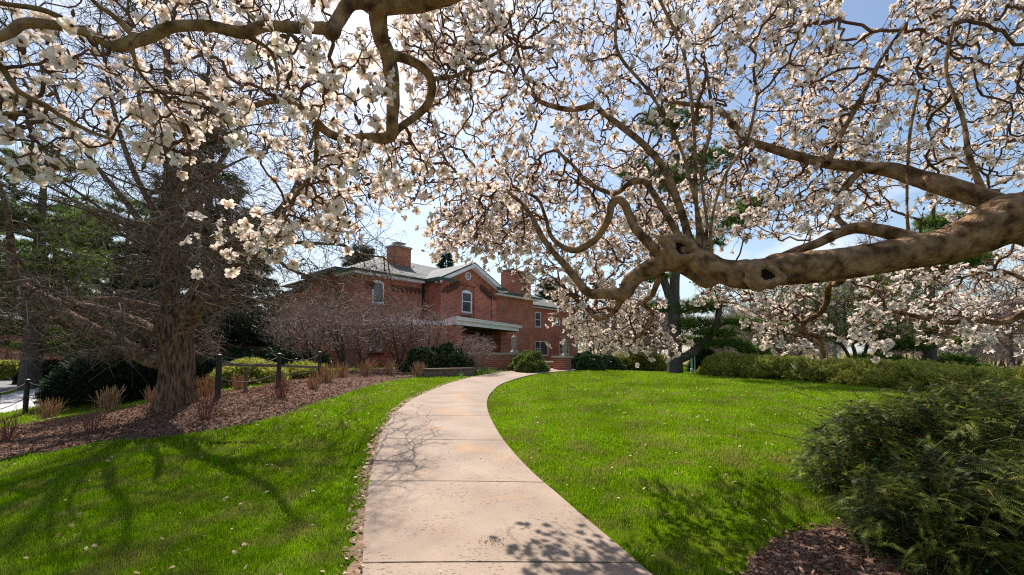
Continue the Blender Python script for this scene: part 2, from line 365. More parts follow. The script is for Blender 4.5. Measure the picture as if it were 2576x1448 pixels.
def grass_patches():
    t = M['grass'].node_tree; b = [x for x in t.nodes if x.type == 'BSDF_PRINCIPLED'][0]; tr = [x for x in t.nodes if x.type == 'BSDF_TRANSLUCENT'][0]
    src = b.inputs['Base Color'].links[0].from_socket; tc = N(t, 'ShaderNodeTexCoord')
    n = N(t, 'ShaderNodeTexNoise'); n.inputs['Scale'].default_value = 2.3; n.inputs['Detail'].default_value = 7; t.links.new(tc.outputs['Object'], n.inputs['Vector'])
    r = N(t, 'ShaderNodeValToRGB'); r.color_ramp.elements[0].position = .46; r.color_ramp.elements[1].position = .66; r.color_ramp.elements[1].color = (.8, .8, .8, 1); t.links.new(n.outputs['Fac'], r.inputs[0])
    m = N(t, 'ShaderNodeMix', data_type='RGBA'); t.links.new(r.outputs[0], m.inputs[0]); t.links.new(src, m.inputs[6]); m.inputs[7].default_value = (.29, .25, .07, 1)
    n2 = N(t, 'ShaderNodeTexNoise'); n2.inputs['Scale'].default_value = .8; n2.inputs['Detail'].default_value = 4; t.links.new(tc.outputs['Object'], n2.inputs['Vector'])
    r2 = N(t, 'ShaderNodeMapRange'); t.links.new(n2.outputs['Fac'], r2.inputs[0]); r2.inputs[1].default_value = .35; r2.inputs[2].default_value = .62; r2.inputs[3].default_value = .68; r2.inputs[4].default_value = 1.08
    m2 = N(t, 'ShaderNodeMix', data_type='RGBA', blend_type='MULTIPLY'); m2.inputs[0].default_value = 1; t.links.new(m.outputs[2], m2.inputs[6]); t.links.new(r2.outputs[0], m2.inputs[7])
    t.links.new(m2.outputs[2], b.inputs['Base Color']); t.links.new(m2.outputs[2], tr.inputs[0])
grass_patches()
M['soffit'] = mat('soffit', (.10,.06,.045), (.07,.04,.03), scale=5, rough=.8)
M['dirt'] = mat('joint_dirt', (.06,.04,.028), (.10,.07,.05), scale=30, rough=1)
# ================================================================ GROUND
u = np.linspace(-1, 1, 281); ax = np.sign(u)*(np.abs(u)**3.2*1150 + np.abs(u)*26)
gx, gy = np.meshgrid(ax+0.0, ax+12)
V = np.c_[gx.ravel(), gy.ravel(), tz(gx, gy).ravel()]
n = len(ax); i = np.arange(n-1); a = (i[:, None]*n+i[None]).ravel()
def ground_mat():
    m = M['ground']; t = m.node_tree
    b = [x for x in t.nodes if x.type == 'BSDF_PRINCIPLED'][0]; src = b.inputs['Base Color'].links[0].from_socket
    g = N(t, 'ShaderNodeNewGeometry'); s = N(t, 'ShaderNodeSeparateXYZ'); t.links.new(g.outputs['Position'], s.inputs[0])
    r = N(t, 'ShaderNodeMapRange'); t.links.new(s.outputs[1], r.inputs[0]); r.inputs[1].default_value = 34; r.inputs[2].default_value = 52
    mx = N(t, 'ShaderNodeMix', data_type='RGBA'); t.links.new(r.outputs[0], mx.inputs[0]); t.links.new(src, mx.inputs[6]); mx.inputs[7].default_value = (.19, .16, .07, 1)
    t.links.new(mx.outputs[2], b.inputs['Base Color'])
ground_mat()
mesh_np('ground', V, np.c_[a, a+1, a+n+1, a+n], M['ground'], smooth=True, kind='structure')

# ---- footpath
Lp = [(912,1448),(914,1370),(918,1300),(924,1250),(933,1200),(945,1150),(957,1105),(975,1070),(1003,1036),(1040,1008),(1075,990),(1135,966),(1210,947),(1290,936),(1345,930)]
Rp = [(1625,1448),(1540,1372),(1455,1300),(1400,1250),(1348,1205),(1300,1155),(1264,1110),(1243,1075),(1227,1038),(1226,1010),(1237,990),(1268,966),(1335,946),(1400,937.5),(1445,934)]
L3 = np.array([G(*p) for p in Lp]); R3 = np.array([G(*p) for p in Rp])
for A in (L3, R3):
    pass
def ext(A, B):
    "extend both ends: toward and behind the camera, and past the crest to the steps"
    d = A[1]-A[0]; pre = [A[0]-d/np.linalg.norm(d)*k for k in (8, 5, 2.5)]
    return np.vstack([np.array(pre), A, B])
c1 = Gd(1388, 24.5); c2 = Gd(1440, 23.4)
L3 = ext(L3, np.array([c1])); R3 = ext(R3, np.array([c2]))
def resample(A, n, sub=6):
    C = catmull(A[:, :2], sub); s = np.concatenate([[0], np.cumsum(np.linalg.norm(np.diff(C, axis=0), axis=1))])
    return C, s
LC = catmull(L3[:, :2], 10); RC = catmull(R3[:, :2], 10)
mid = (LC+RC)/2; S = np.concatenate([[0], np.cumsum(np.linalg.norm(np.diff(mid, axis=0), axis=1))])
def pathpt(s, u):
    l = np.array([np.interp(s, S, LC[:, k]) for k in (0, 1)]); r = np.array([np.interp(s, S, RC[:, k]) for k in (0, 1)])
    return l*(1-u)+r*u
# joint through the slab line seen at row 1215
jt = G(1140, 1222)[:2]; s0 = S[np.argmin(((mid-jt)**2).sum(1))]
def path_mat():
    m = bpy.data.materials.new('footpath_concrete'); m.use_nodes = True; t = m.node_tree; t.nodes.clear()
    o = N(t, 'ShaderNodeOutputMaterial'); b = N(t, 'ShaderNodeBsdfPrincipled'); b.inputs['Roughness'].default_value = .85; b.inputs['Specular IOR Level'].default_value = .25
    g = N(t, 'ShaderNodeNewGeometry'); P = g.outputs['Position']
    def noise(sc, det=5, vec=P): 
        n = N(t, 'ShaderNodeTexNoise'); n.inputs['Scale'].default_value = sc; n.inputs['Detail'].default_value = det; t.links.new(vec, n.inputs['Vector']); return n.outputs['Fac']
    def ramp(f, p0, c0, p1, c1_):
        r = N(t, 'ShaderNodeValToRGB'); e = r.color_ramp.elements; e[0].position = p0; e[1].position = p1; e[0].color = lin(c0); e[1].color = lin(c1_); t.links.new(f, r.inputs[0]); return r.outputs[0]
    def mixc(f, a_, b_, bt='MIX'):
        x = N(t, 'ShaderNodeMix', data_type='RGBA', blend_type=bt)
        if isinstance(f, float): x.inputs[0].default_value = f
        else: t.links.new(f, x.inputs[0])
        for k, v in ((6, a_), (7, b_)):
            if isinstance(v, tuple): x.inputs[k].default_value = lin(v)
            else: t.links.new(v, x.inputs[k])
        return x.outputs[2]
    base = ramp(noise(1.3, 6), .3, (.25,.185,.138), .7, (.36,.275,.21))
    sand = ramp(noise(160, 3), .32, (.72,.72,.72), .62, (1.1,1.1,1.1)); base = mixc(1.0, base, sand, 'MULTIPLY')
    # pits: sparse short gouges
    mp = N(t, 'ShaderNodeMapping'); mp.inputs['Scale'].default_value = (16, 50, 1); t.links.new(P, mp.inputs[0])
    vo = N(t, 'ShaderNodeTexVoronoi'); vo.inputs['Scale'].default_value = 1; t.links.new(mp.outputs[0], vo.inputs['Vector'])
    pit = ramp(vo.outputs['Distance'], .16, (1,1,1), .26, (0,0,0)); mask = ramp(noise(2.2, 4), .42, (0,0,0), .56, (1,1,1))
    pm_ = mixc(1.0, pit, mask, 'MULTIPLY'); base = mixc(pm_, base, (.17,.11,.085))
    # rust-coloured stains along the middle
    st = ramp(noise(1.1, 3), .56, (0,0,0), .72, (.55,.55,.55)); base = mixc(st, base, (.45,.25,.12))
    sc2 = ramp(noise(.45, 5), .5, (0,0,0), .75, (.4,.4,.4)); base = mixc(sc2, base, (.26,.195,.155))
    t.links.new(base, b.inputs['Base Color'])
    bp = N(t, 'ShaderNodeBump'); bp.inputs['Strength'].default_value = .5; bp.inputs['Distance'].default_value = .004; t.links.new(noise(90, 5), bp.inputs['Height'])
    b2 = N(t, 'ShaderNodeBump'); b2.inputs['Strength'].default_value = .8; b2.inputs['Distance'].default_value = .006; b2.invert = True; t.links.new(pm_, b2.inputs['Height']); t.links.new(bp.outputs[0], b2.inputs['Normal'])
    t.links.new(b2.outputs[0], b.inputs['Normal']); t.links.new(b.outputs[0], o.inputs[0]); return m
M['path'] = path_mat()
sl_edges = [s0 + 1.87*k for k in range(-8, 30)]
sl_edges = [s for s in sl_edges if 0.2 < s < S[-1]-.3] + [S[-1]]
pb = MB(); prev = 0.02
for s in sl_edges:
    a0, a1 = prev, s-.011; m_ = 7; nu = 9
    if a1-a0 < .2: continue
    g_ = np.array([[pathpt(a0+(a1-a0)*i_/(m_-1), j_/(nu-1)) for j_ in range(nu)] for i_ in range(m_)])
    z_ = tz(g_[..., 0], g_[..., 1])+.042
    top = np.dstack([g_, z_]); Vt = top.reshape(-1, 3); q = [(i_*nu+j_, i_*nu+j_+1, (i_+1)*nu+j_+1, (i_+1)*nu+j_) for i_ in range(m_-1) for j_ in range(nu-1)]
    rim = [j_ for j_ in range(nu)]+[i_*nu+nu-1 for i_ in range(1, m_)]+[(m_-1)*nu+j_ for j_ in range(nu-2, -1, -1)]+[i_*nu for i_ in range(m_-2, 0, -1)]
    low = Vt[rim]-[0, 0, .1]; nb = len(rim)
    q += [(rim[k], nu*m_+k, nu*m_+(k+1) % nb, rim[(k+1) % nb]) for k in range(nb)]
    pb.add(np.vstack([Vt, low]), q); prev = s+.011
pb.build('footpath', M['path'], kind='structure')
jf = MB()
for s in sl_edges[:-1]:
    uu = np.linspace(.002, .998, 30); wob = .003*np.sin(np.arange(30)*1.9)+.002*np.sin(np.arange(30)*.7+s)
    A_ = np.array([pathpt(s-.0108, u_) for u_ in uu]); B_ = np.array([pathpt(s+.0108, u_) for u_ in uu])
    Vj = np.vstack([np.c_[A_, tz(A_[:, 0], A_[:, 1])+.038+wob], np.c_[B_, tz(B_[:, 0], B_[:, 1])+.038+wob]]); jf.add(Vj, [(k, k+1, 31+k, 30+k) for k in range(29)])
jf.build('path_joints', M['dirt'], kind='structure')
PATHPOLY = np.vstack([LC, RC[::-1]])
# filler of grit in the slab joints and bare soil edge on the left
def strip(name, A, B, mat_, lift, kind='structure', nsub=1, jit=0):
    A = np.asarray(A); B = np.asarray(B); m = len(A); P = []
    for k in range(nsub+1):
        q_ = A*(1-k/nsub)+B*k/nsub; P.append(np.c_[q_, tz(q_[:, 0], q_[:, 1])+lift*(1 if 0 < k < nsub or nsub == 1 else .3)])
    Vv = np.concatenate(P); i_ = np.arange(m-1)
    q = np.concatenate([np.c_[k*m+i_, k*m+i_+1, (k+1)*m+i_+1, (k+1)*m+i_] for k in range(nsub)])
    return mesh_np(name, Vv, q, mat_, smooth=True, kind=kind)
nrm = np.gradient(LC, axis=0); nrm = np.c_[-nrm[:, 1], nrm[:, 0]]/np.linalg.norm(nrm, axis=1)[:, None]
wv = .10+.05*np.sin(np.arange(len(LC))*1.7)+.03*np.sin(np.arange(len(LC))*.53+1)
wv = np.maximum(wv*1.0, .05)
strip('soil_edge', LC+nrm*wv[:, None], LC-nrm*.02, M['soil'], .012)
SOILPOLY = np.vstack([LC+nrm*(wv*.7)[:, None], (LC-nrm*.02)[::-1]])

# ---- mulch bed on the left
mu_lo = [(-260,1205),(0,1160),(115,1142),(230,1120),(330,1108),(500,1090),(600,1072),(700,1048),(790,1018),(850,1000),(900,980),(1000,957),(1120,942),(1250,936.5),(1292,934)]
mu_hi = [(1292,931),(1360,931),(1378,927),(1200,920),(1000,926),(860,938),(760,955),(690,968),(600,984),(500,992),(400,1014),(330,1028),(240,1046),(120,1062),(0,1085),(-260,1120)]
MLO = np.array([G(*p) for p in mu_lo]); MHI = np.array([G(*p) for p in mu_hi])
# upper edge by depth where it lies on the back of the bank
MULCH = np.vstack([catmull(MLO[:, :2], 6), catmull(MHI[:, :2], 4)])
def drape(name, poly, mat_, lift, step, rough=0.0, **k):
    poly = np.asarray(poly)[:, :2]; lo = poly.min(0); hi = poly.max(0)
    xs = np.arange(lo[0]-step, hi[0]+step, step); ys = np.arange(lo[1]-step, hi[1]+step, step)
    X, Y = np.meshgrid(xs, ys)
    # distance-to-edge taper
    ins = inpoly(X, Y, poly); seg = np.roll(poly, -1, 0)-poly; dd = np.full(X.shape, 9.)
    for p_, s_ in zip(poly, seg):
        L2 = (s_**2).sum()+1e-9; t_ = np.clip(((X-p_[0])*s_[0]+(Y-p_[1])*s_[1])/L2, 0, 1)
        dd = np.minimum(dd, np.hypot(X-p_[0]-t_*s_[0], Y-p_[1]-t_*s_[1]))
    sdist = np.where(ins, dd, -dd)
    H = np.clip(sdist/.12, -1, 1)*lift + rough*vnoise(np.stack([X, Y, X*0], -1), 3, 4)*np.clip(sdist/.3, 0, 1)
    Z = tz(X, Y)+np.where(sdist < 0, np.clip(sdist/.05, -1, 0)*.03, H)
    keep = sdist > -step*1.2; nx = len(xs)
    i_, j_ = np.nonzero(keep[:-1, :-1] & keep[1:, :-1] & keep[:-1, 1:] & keep[1:, 1:])
    a_ = i_*nx+j_; return mesh_np(name, np.c_[X.ravel(), Y.ravel(), Z.ravel()], np.c_[a_, a_+1, a_+nx+1, a_+nx], mat_, smooth=True, **k)
drape('mulch_bed', MULCH, M['mulch'], .035, .12, .02, kind='structure')
mp2 = [(1860,1470),(1885,1410),(1925,1375),(1985,1340),(2060,1325),(2180,1300),(2420,1250),(2700,1250),(2900,1500),(2600,1800),(1800,1700)]
MP2 = np.array([G(*p)[:2] for p in mp2]); MP2 = catmull(MP2, 5)
drape('mulch_patch', MP2, M['mulch'], .02, .07, .012, kind='structure')
# ---- road and pavement on the far left
def gpoly(name, pts, mat_, lift):
    P = np.array([G(*p)[:2] if len(p) == 2 else p[:2] for p in pts]); drape(name, P, mat_, lift, .35, 0, kind='structure'); return P
ROAD = [tuple(Gd(px, zc)[:2]) for px, zc in ((-700,13),(-120,15),(60,23),(260,34),(330,48),(-300,55),(-1200,50),(-1500,16))]
gl = np.array(ROAD); drape('road', gl, M['asphalt'], .03, .5, 0, kind='structure')
SW = np.array([tuple(Gd(px, zc)[:2]) for px, zc in ((-40,11.6),(70,13.2),(150,15.6),(150,19.5),(160,24),(90,24),(20,18),(-130,14.3),(-600,12.5),(-600,11))])
drape('sidewalk', SW, M['walk'], .06, .3, 0, kind='structure')

# ================================================================ GRASS
def near_region(n, zc0, zc1, px0, px1):
    # uniform in area between depths, inside the (widened) view wedge
    zc = np.sqrt(rng.random(n)*(zc1**2-zc0**2)+zc0**2); px = px0+(px1-px0)*rng.random(n)
    return (px-1288)/F*zc, zc
HOUSEPOLY = []
EXCL = [PATHPOLY, MULCH, MP2, gl, SW]
def lawn_pts(n, zc0, zc1, px0=-350, px1=2900, seed=0):
    x, y = near_region(n, zc0, zc1, px0, px1); k = np.ones(len(x), bool)
    wob = .05*np.sin(x*9)+.04*np.sin(y*13+x*5)
    for P_ in EXCL:
        k &= ~inpoly(x+(wob if P_ is not PATHPOLY else wob*.35), y+wob*.4, P_)
    k &= ~(inpoly(x+wob, y, SOILPOLY) & (rng.random(len(x)) < .93))
    # thin worn patches
    th = vnoise(np.c_[x, y, x*0], 11, 1.6); k &= rng.random(len(x)) > np.clip((th-.22)*2.0, 0, .8)
    k &= ~((x > 4) & (y > 28))
    return x[k], y[k]
def lawn_pts2(n, a_, b_, ex):
    zc = (rng.random(n)*(b_**ex-a_**ex)+a_**ex)**(1/ex); px = -350+3250*rng.random(n); return (px-1288)/F*zc, zc
_nr = near_region
GV = []; GQ = []; GT = []; nb = 0
def near_region(n, z0, z1, p0, p1): return lawn_pts2(n, z0, z1, .38)
x, y = lawn_pts(1150000, 1.9, 28); m_ = len(x); near_region = _nr
z = tz(x, y); a_ = rng.random(m_)*6.283; lowp = vnoise(np.c_[x, y, x*0], 5, 5); ht = .046+.012*np.clip(y/8, 0, 1)
h = ht*(.5+.8*rng.random(m_))*(1+.4*lowp); wd_ = (.0040*(np.maximum(y, 2.5)/3.0)**.92)*(.7+.6*rng.random(m_))
lean = rng.normal(0, .5, m_); la = rng.random(m_)*6.283
B = np.c_[x, y, z-.004]; sx = np.c_[np.cos(a_), np.sin(a_), 0*a_]*(wd_/2)[:, None]; L = np.c_[np.cos(la), np.sin(la), 0*a_]*(h*lean)[:, None]; up = np.c_[0*h, 0*h, h]
c = y < 7
Vb = np.stack([B-sx, B+sx, B+L*.35+up*.55+sx*.8, B+L*.35+up*.55-sx*.8, B+L+up*(1-.25*np.abs(lean))[:, None]], 1)[c]
base = np.arange(c.sum())[:, None]*5; GQ.append(base+[[0, 1, 2, 3]]); GT.append(base+[[3, 2, 4]]); nb = 5*int(c.sum()); GV.append(Vb.reshape(-1, 3))
Vb = np.stack([B-sx, B+sx, B+L+up], 1)[~c]; GT.append(nb+np.arange((~c).sum())[:, None]*3+[[0, 1, 2]]); GV.append(Vb.reshape(-1, 3))
mesh_np('grass', np.concatenate(GV), [np.concatenate(GQ), np.concatenate(GT)], M['grass'], kind='stuff', label='bright green mown lawn grass either side of the curving path', cat='grass')
# dry straw blades in the lawn
x, y = lawn_pts(26000, 2.2, 13); m_ = len(x); th = vnoise(np.c_[x, y, x*0], 11, 1.6); k = (th > .12) | (rng.random(m_) < .12); x = x[k]; y = y[k]; m_ = len(x)
D = np.c_[rng.normal(size=m_), rng.normal(size=m_), rng.normal(size=m_)*.25]; Rm = frames(D, rng.random(m_)*6)
V_, F_ = inst([(-.5,0,0),(.5,0,0),(.3,1,.12),(-.3,1,.12)], [(0,1,2,3)], np.c_[x, y, tz(x, y)+.035], Rm, np.c_[np.full(m_, .0038), rng.uniform(.02, .055, m_), np.full(m_, .05)])
mesh_np('dry_grass', V_, F_, M['drygrass'], kind='stuff', label='straw coloured dead blades lying in the green lawn', cat='dry grass')

# ================================================================ LITTER: bark chips, dead leaves, petals
def scatter_in(poly, n):
    p = polysample(poly, n); return p[:, 0], p[:, 1]
def flakes(name, x, y, zl, mat_, l0, l1, wr, tilt, **k):
    m_ = len(x); D = np.c_[rng.normal(size=m_), rng.normal(size=m_), rng.normal(size=m_)*tilt]; Rm = frames(D, rng.normal(0, tilt*1.5, m_)); L = rng.uniform(l0, l1, m_)
    T = [(-.5,0,0),(.5,0,0),(.62,.5,.12),(-.62,.5,.12),(-.25,1,0),(.25,1,0)]
    V_, F_ = inst(T, [(0,1,2,3),(3,2,5,4)], np.c_[x, y, tz(x, y)+zl], Rm, np.c_[L*wr*rng.uniform(.6, 1.4, m_), L, L])
    return mesh_np(name, V_, F_, mat_, kind='stuff', **k)
q = scatter_in(MULCH, 110000); zc = q[1]; kk = rng.random(len(zc)) < np.clip((9/np.maximum(zc, 5))**1.2, 0, 1); q = (q[0][kk], q[1][kk])
flakes('bark_chips', q[0], q[1], .045, M['chip'], .025, .075, .22, .3, label='reddish brown shredded bark mulch on the bank under the bare tree', cat='mulch')
q = scatter_in(MP2, 9000); flakes('bark_chips', q[0], q[1], .03, M['chip'], .015, .06, .25, .35, label='brown bark mulch under the dark yew at the lower right', cat='mulch')
x, y = lawn_pts(2200, 2.4, 14); 
k3 = rng.random(900); lx = np.array([pathpt(s_, 0) for s_ in rng.uniform(1, S[-1]-4, 900)])
ex, ey = lx[:, 0]-rng.uniform(.0, .15, 900), lx[:, 1]
flakes('dead_leaves', np.r_[x, ex], np.r_[y, ey], .045, M['leaf'], .02, .055, .5, .3, label='small dry leaves scattered on the lawn and along the path edge', cat='leaf litter')
hp = np.array([tuple(G(px, py)[:2]) for px, py in ((1180,930),(1290,925),(1375,925),(1370,932),(1290,934),(1190,938))]); q = scatter_in(hp, 700)
flakes('dead_leaves', q[0], q[1], .05, M['leaf'], .04, .09, .6, .3, label='drift of brown leaves on the bed beside the top of the path', cat='leaf litter')
ps = [pathpt(s_, u_) for s_, u_ in zip(rng.uniform(6, 17, 26), rng.uniform(.03, .97, 26))]; x2, y2 = lawn_pts(150, 2.5, 12)
px_ = np.array(ps); flakes('fallen_petals', np.r_[px_[:, 0], x2], np.r_[px_[:, 1], y2], .055, M['fallen'], .012, .03, .55, .2, label='pale fallen petals on the path and lawn', cat='petals')

hp_ = G(1238, 1378); q = np.random.default_rng(9).normal(size=(90, 2))*[.06, .04]+hp_[:2]
flakes('debris', q[:, 0], q[:, 1], .05, M['debris'], .004, .014, .5, .3, label='small pile of dark plant crumbs on the nearest slab of the path', cat='debris')
# ================================================================ HOUSE
dvec = np.array([.647, .762]); dvec /= np.linalg.norm(dvec); evec = np.array([-dvec[1], dvec[0]])
HRZ = math.atan2(dvec[1], dvec[0])
ZC = 26.0; Cp = Pz(893, 888, ZC); HB = .55      # house base level
HO = np.array([Cp[0], Cp[1], HB])
house = empty('brick_house', HO, HRZ, label='two storey red brick house with slate roof, round gable window and white porch canopy', cat='house')
def H(px, py, y0=0.0):
    "local (x,z) where the pixel ray meets the facade plane local y=y0"
    d = raydir(px, py); o = CAM-HO; dx = d[0]*dvec[0]+d[1]*dvec[1]; dy = d[0]*evec[0]+d[1]*evec[1]
    ox = o[0]*dvec[0]+o[1]*dvec[1]; oy = o[0]*evec[0]+o[1]*evec[1]; s = (y0-oy)/dy
    return ox+dx*s, o[2]+d[2]*s
def Hx(px, x0, py=800):
    "local y where the pixel column meets plane local x=x0"
    d = raydir(px, py); o = CAM-HO; dx = d[0]*dvec[0]+d[1]*dvec[1]; dy = d[0]*evec[0]+d[1]*evec[1]
    ox = o[0]*dvec[0]+o[1]*dvec[1]; oy = o[0]*evec[0]+o[1]*evec[1]; s = (x0-ox)/dx
    return oy+dy*s, o[2]+d[2]*s
def Hz(px, py, z):
    p = atz(px, py, z+HB); v = p[:2]-HO[:2]; return np.array([v@dvec, v@evec])
EZ = H(893, 684)[1]                       # eave height
xb0 = H(1071.7, 800)[0]
yb = Hx(1106.6, xb0)[0]                    # bay front plane
yb = max(min(yb, -.8), -2.6)
xb1 = H(1246.4, 800, yb)[0]
xe = H(1341, 800)[0]
print('house eave', EZ, 'bay', xb0, xb1, yb, 'end', xe, 'HRZ', HRZ)
def wall_y(mb, x0, x1, z0, z1, y, ops=(), dep=.14, sgn=1, ztop=None):
    "wall in plane local y; openings (x0,x1,z0,z1) with reveals going back by dep"
    xs = sorted({x0, x1, *[v for o in ops for v in o[:2]]}); zs = sorted({z0, z1, *[v for o in ops for v in o[2:4]]})
    for a, b in zip(xs[:-1], xs[1:]):
        for c, d in zip(zs[:-1], zs[1:]):
            if any(o[0]-1e-6 <= a and b <= o[1]+1e-6 and o[2]-1e-6 <= c and d <= o[3]+1e-6 for o in ops): continue
            mb.poly([(a, y, c), (b, y, c), (b, y, d), (a, y, d)])
    for o in ops:
        a, b, c, d = o[:4]; y2 = y+dep
        mb.poly([(a,y,c),(a,y2,c),(a,y2,d),(a,y,d)]).poly([(b,y,c),(b,y,d),(b,y2,d),(b,y2,c)]).poly([(a,y,c),(b,y,c),(b,y2,c),(a,y2,c)]).poly([(a,y,d),(a,y2,d),(b,y2,d),(b,y,d)])
def rect(px0, px1, py0, py1, y0):
    pm = (px0+px1)/2; a = H(px0, (py0+py1)/2, y0)[0]; b = H(px1, (py0+py1)/2, y0)[0]; return (a, b, H(pm, py1, y0)[1], H(pm, py0, y0)[1])
def window(r, y, split='double', arch=False, blind=0.0, w=.09, label=None):
    x0, x1, z0, z1 = r; f = MB(); yf = y+.05
    ar = (x1-x0)*.13 if arch else 0
    f.box(x0, x0+w, yf-.03, yf+.05, z0, z1-ar).box(x1-w, x1, yf-.03, yf+.05, z0, z1-ar).box(x0+w, x1-w, yf-.03, yf+.05, z0+.0, z0+w)
    if arch:
        n_ = 10; xs = np.linspace(x0, x1, n_); zt = z1-ar+ar*np.sin(np.linspace(0, math.pi, n_))**.7
        for k in range(n_-1):
            f.add([(xs[k], yf-.03, z1-ar-w), (xs[k+1], yf-.03, z1-ar-w), (xs[k+1], yf-.03, zt[k+1]), (xs[k], yf-.03, zt[k]),
                   (xs[k], yf+.05, z1-ar-w), (xs[k+1], yf+.05, z1-ar-w), (xs[k+1], yf+.05, zt[k+1]), (xs[k], yf+.05, zt[k])], [(0,1,2,3),(3,2,6,7),(1,0,4,5)])
    else: f.box(x0+w, x1-w, yf-.03, yf+.05, z1-w, z1)
    zm = (z0+z1)/2
    if split == 'double': f.box(x0+w, x1-w, yf-.005, yf+.05, zm-.03, zm+.03)
    if split == 'pair':
        xm = (x0+x1)/2-.1*(x1-x0); f.box(xm-.03, xm+.03, yf-.01, yf+.05, z0+w, z1-w)
        f.box(x0+w, xm-.03, yf, yf+.05, zm-.05, zm)
    fo = f.build('window', M['white'], house)
    g = MB().box(x0+w, x1-w, yf+.055, yf+.06, z0+w, z1-(ar if arch else w)); g.build('pane', M['glass'], fo)
    if blind: MB().box(x0+w, x1-w, yf+.042, yf+.052, z1-(z1-z0)*blind, z1-(ar if arch else w)).build('blind', M['blind'], fo)
    MB().box(x0-.05, x1+.05, y-.06, y+.05, z0-.09, z0-.003).build('sill', M['stone'], fo)
    return fo
# --- front windows of the left block
w1 = rect(937, 966.5, 705, 764, 0); w2 = rect(930, 962, 814, 883, 0); w3 = rect(838, 859, 840, 882, 0)
xl = 0.0
bw = MB(); ops = [w1, w2]
wall_y(bw, 0, xb0, 0-.6, EZ, 0, ops)
# bay front with gable
wa = rect(1161.9, 1187.8, 731, 787.5, yb+.10); circ = H(1174.3, 695.8, yb+.10); cr = 9.5/F*(Pz(1174, 700, 30)[1])*1.12
xm_ = (xb0+xb1)/2; gz = H(1180, 659, yb-.3)[1]
px0, px1 = H(1154, 750, yb)[0], H(1189, 750, yb)[0]
px1 = max(px1, wa[1]+.15); px0 = min(px0, wa[0]-.15)
wall_y(bw, xb0, xb1, -.6, EZ, yb, [(px0, px1, 3.1, EZ)], dep=.10); MB().box(px1+.01,px1+.05,yb-.03,yb,3.1,EZ)
mb_ = bw; wall_y(bw, px0, px1, 3.1, EZ, yb+.10, [wa])
def gab(x): return EZ + (gz-EZ-.25)*(1-abs(x-xm_)/((xb1-xb0)/2))
xs = np.linspace(xb0, xb1, 25)
for a_, b_ in zip(xs[:-1], xs[1:]):
    bw.poly([(a_, yb+.0, EZ), (b_, yb+.0, EZ), (b_, yb, gab(b_)), (a_, yb, gab(a_))])
bw.poly([(xb0, yb, -.6), (xb0, 0, -.6), (xb0, 0, EZ), (xb0, yb, EZ)]).poly([(xb1, yb, -.6), (xb1, yb, EZ), (xb1, 0, EZ), (xb1, 0, -.6)])
wall_y(bw, xb1, xe, -.6, EZ, 0, [])
DEP = 10.5; DS0 = Hx(853, 0)[0]
bw.poly([(xe, 0, -.6), (xe, DEP, -.6), (xe, DEP, EZ), (xe, 0, EZ)]).poly([(0, 0, -.6), (0, 0, EZ), (0, DS0, EZ), (0, DS0, -.6)])
# pilasters on the bay
for a_, b_ in ((xb0-.02, xb0+.45), (xb1-.5, xb1+.02)): bw.box(a_, b_, yb-.09, yb+.02, -.6, EZ-.35)
bw.build('wall', M['brick'], house)
# left wings (perpendicular)
w2x, w2y = -.0, 0
lw = MB()
y1_ = Hx(853, 0)[0]; y2_ = Hx(774, 0)[0]; y3_ = Hx(696, 0)[0]
zt2 = Hx(812, 0, 690)[1]; z3a = Hx(774, 0, 727)[1]; z3b = Hx(696, 0, 760)[1]
print('side', y1_, y2_, y3_, zt2, z3a, z3b)
lw.box(-.06, 5, y1_, y2_, -.9, zt2-.15)
lw.build('side_wing', M['brick'], house)
MB().add([(-.03, y2_, -.9), (4, y2_, -.9), (4, y3_, -.9), (-.03, y3_, -.9), (-.03, y2_, z3a), (4, y2_, z3a), (4, y3_, z3b), (-.03, y3_, z3b)], [(0,1,5,4),(1,2,6,5),(2,3,7,6),(3,0,4,7),(4,5,6,7)]).build('side_wing', M['brick'], house)
MB().box(-.5, 5.5, y1_-.3, y2_+.2, zt2-.14, zt2+.1).build('side_roof', M['copper'], house)
MB().add([(-.5, y2_+.21, z3a+.03), (4.5, y2_+.21, z3a+.03), (4.5, y3_+.6, z3b-.1), (-.5, y3_+.6, z3b-.1), (-.5, y2_+.21, z3a+.22), (4.5, y2_+.21, z3a+.22), (4.5, y3_+.6, z3b+.09), (-.5, y3_+.6, z3b+.09)], [(0,1,2,3),(7,6,5,4),(0,3,7,4),(3,2,6,7),(0,4,5,1)]).build('side_roof', M['slate'], house)
DS = y1_
# side-face windows along x=0 plane, seen edge-on: frame boxes proud of the wall
for py0, py1, pxa, pxb in ((840, 882, 838, 859), (858, 882, 776, 786)):
    ya, yb_ = Hx(pxb, 0, 860)[0], Hx(pxa, 0, 860)[0]; zt, zb = Hx((pxa+pxb)/2, 0, py0)[1], Hx((pxa+pxb)/2, 0, py1)[1]
    ya = max(ya, .3)
    f = MB(); wd = .09
    f.box(-.12, .02, ya, ya+wd, zb, zt).box(-.12, .02, yb_-wd, yb_, zb, zt).box(-.12, .02, ya+wd, yb_-wd, zb, zb+wd).box(-.12, .02, ya+wd, yb_-wd, zt-wd, zt)
    fo = f.build('window', M['white'], house); MB().box(-.09, .0, ya+wd, yb_-wd, zb+wd, zt-wd).build('pane', M['glass'], fo)
# windows
window(w1, 0, 'single', True, blind=.62); window(w2, 0, 'single', True); window(wa, yb+.10, 'double', True)
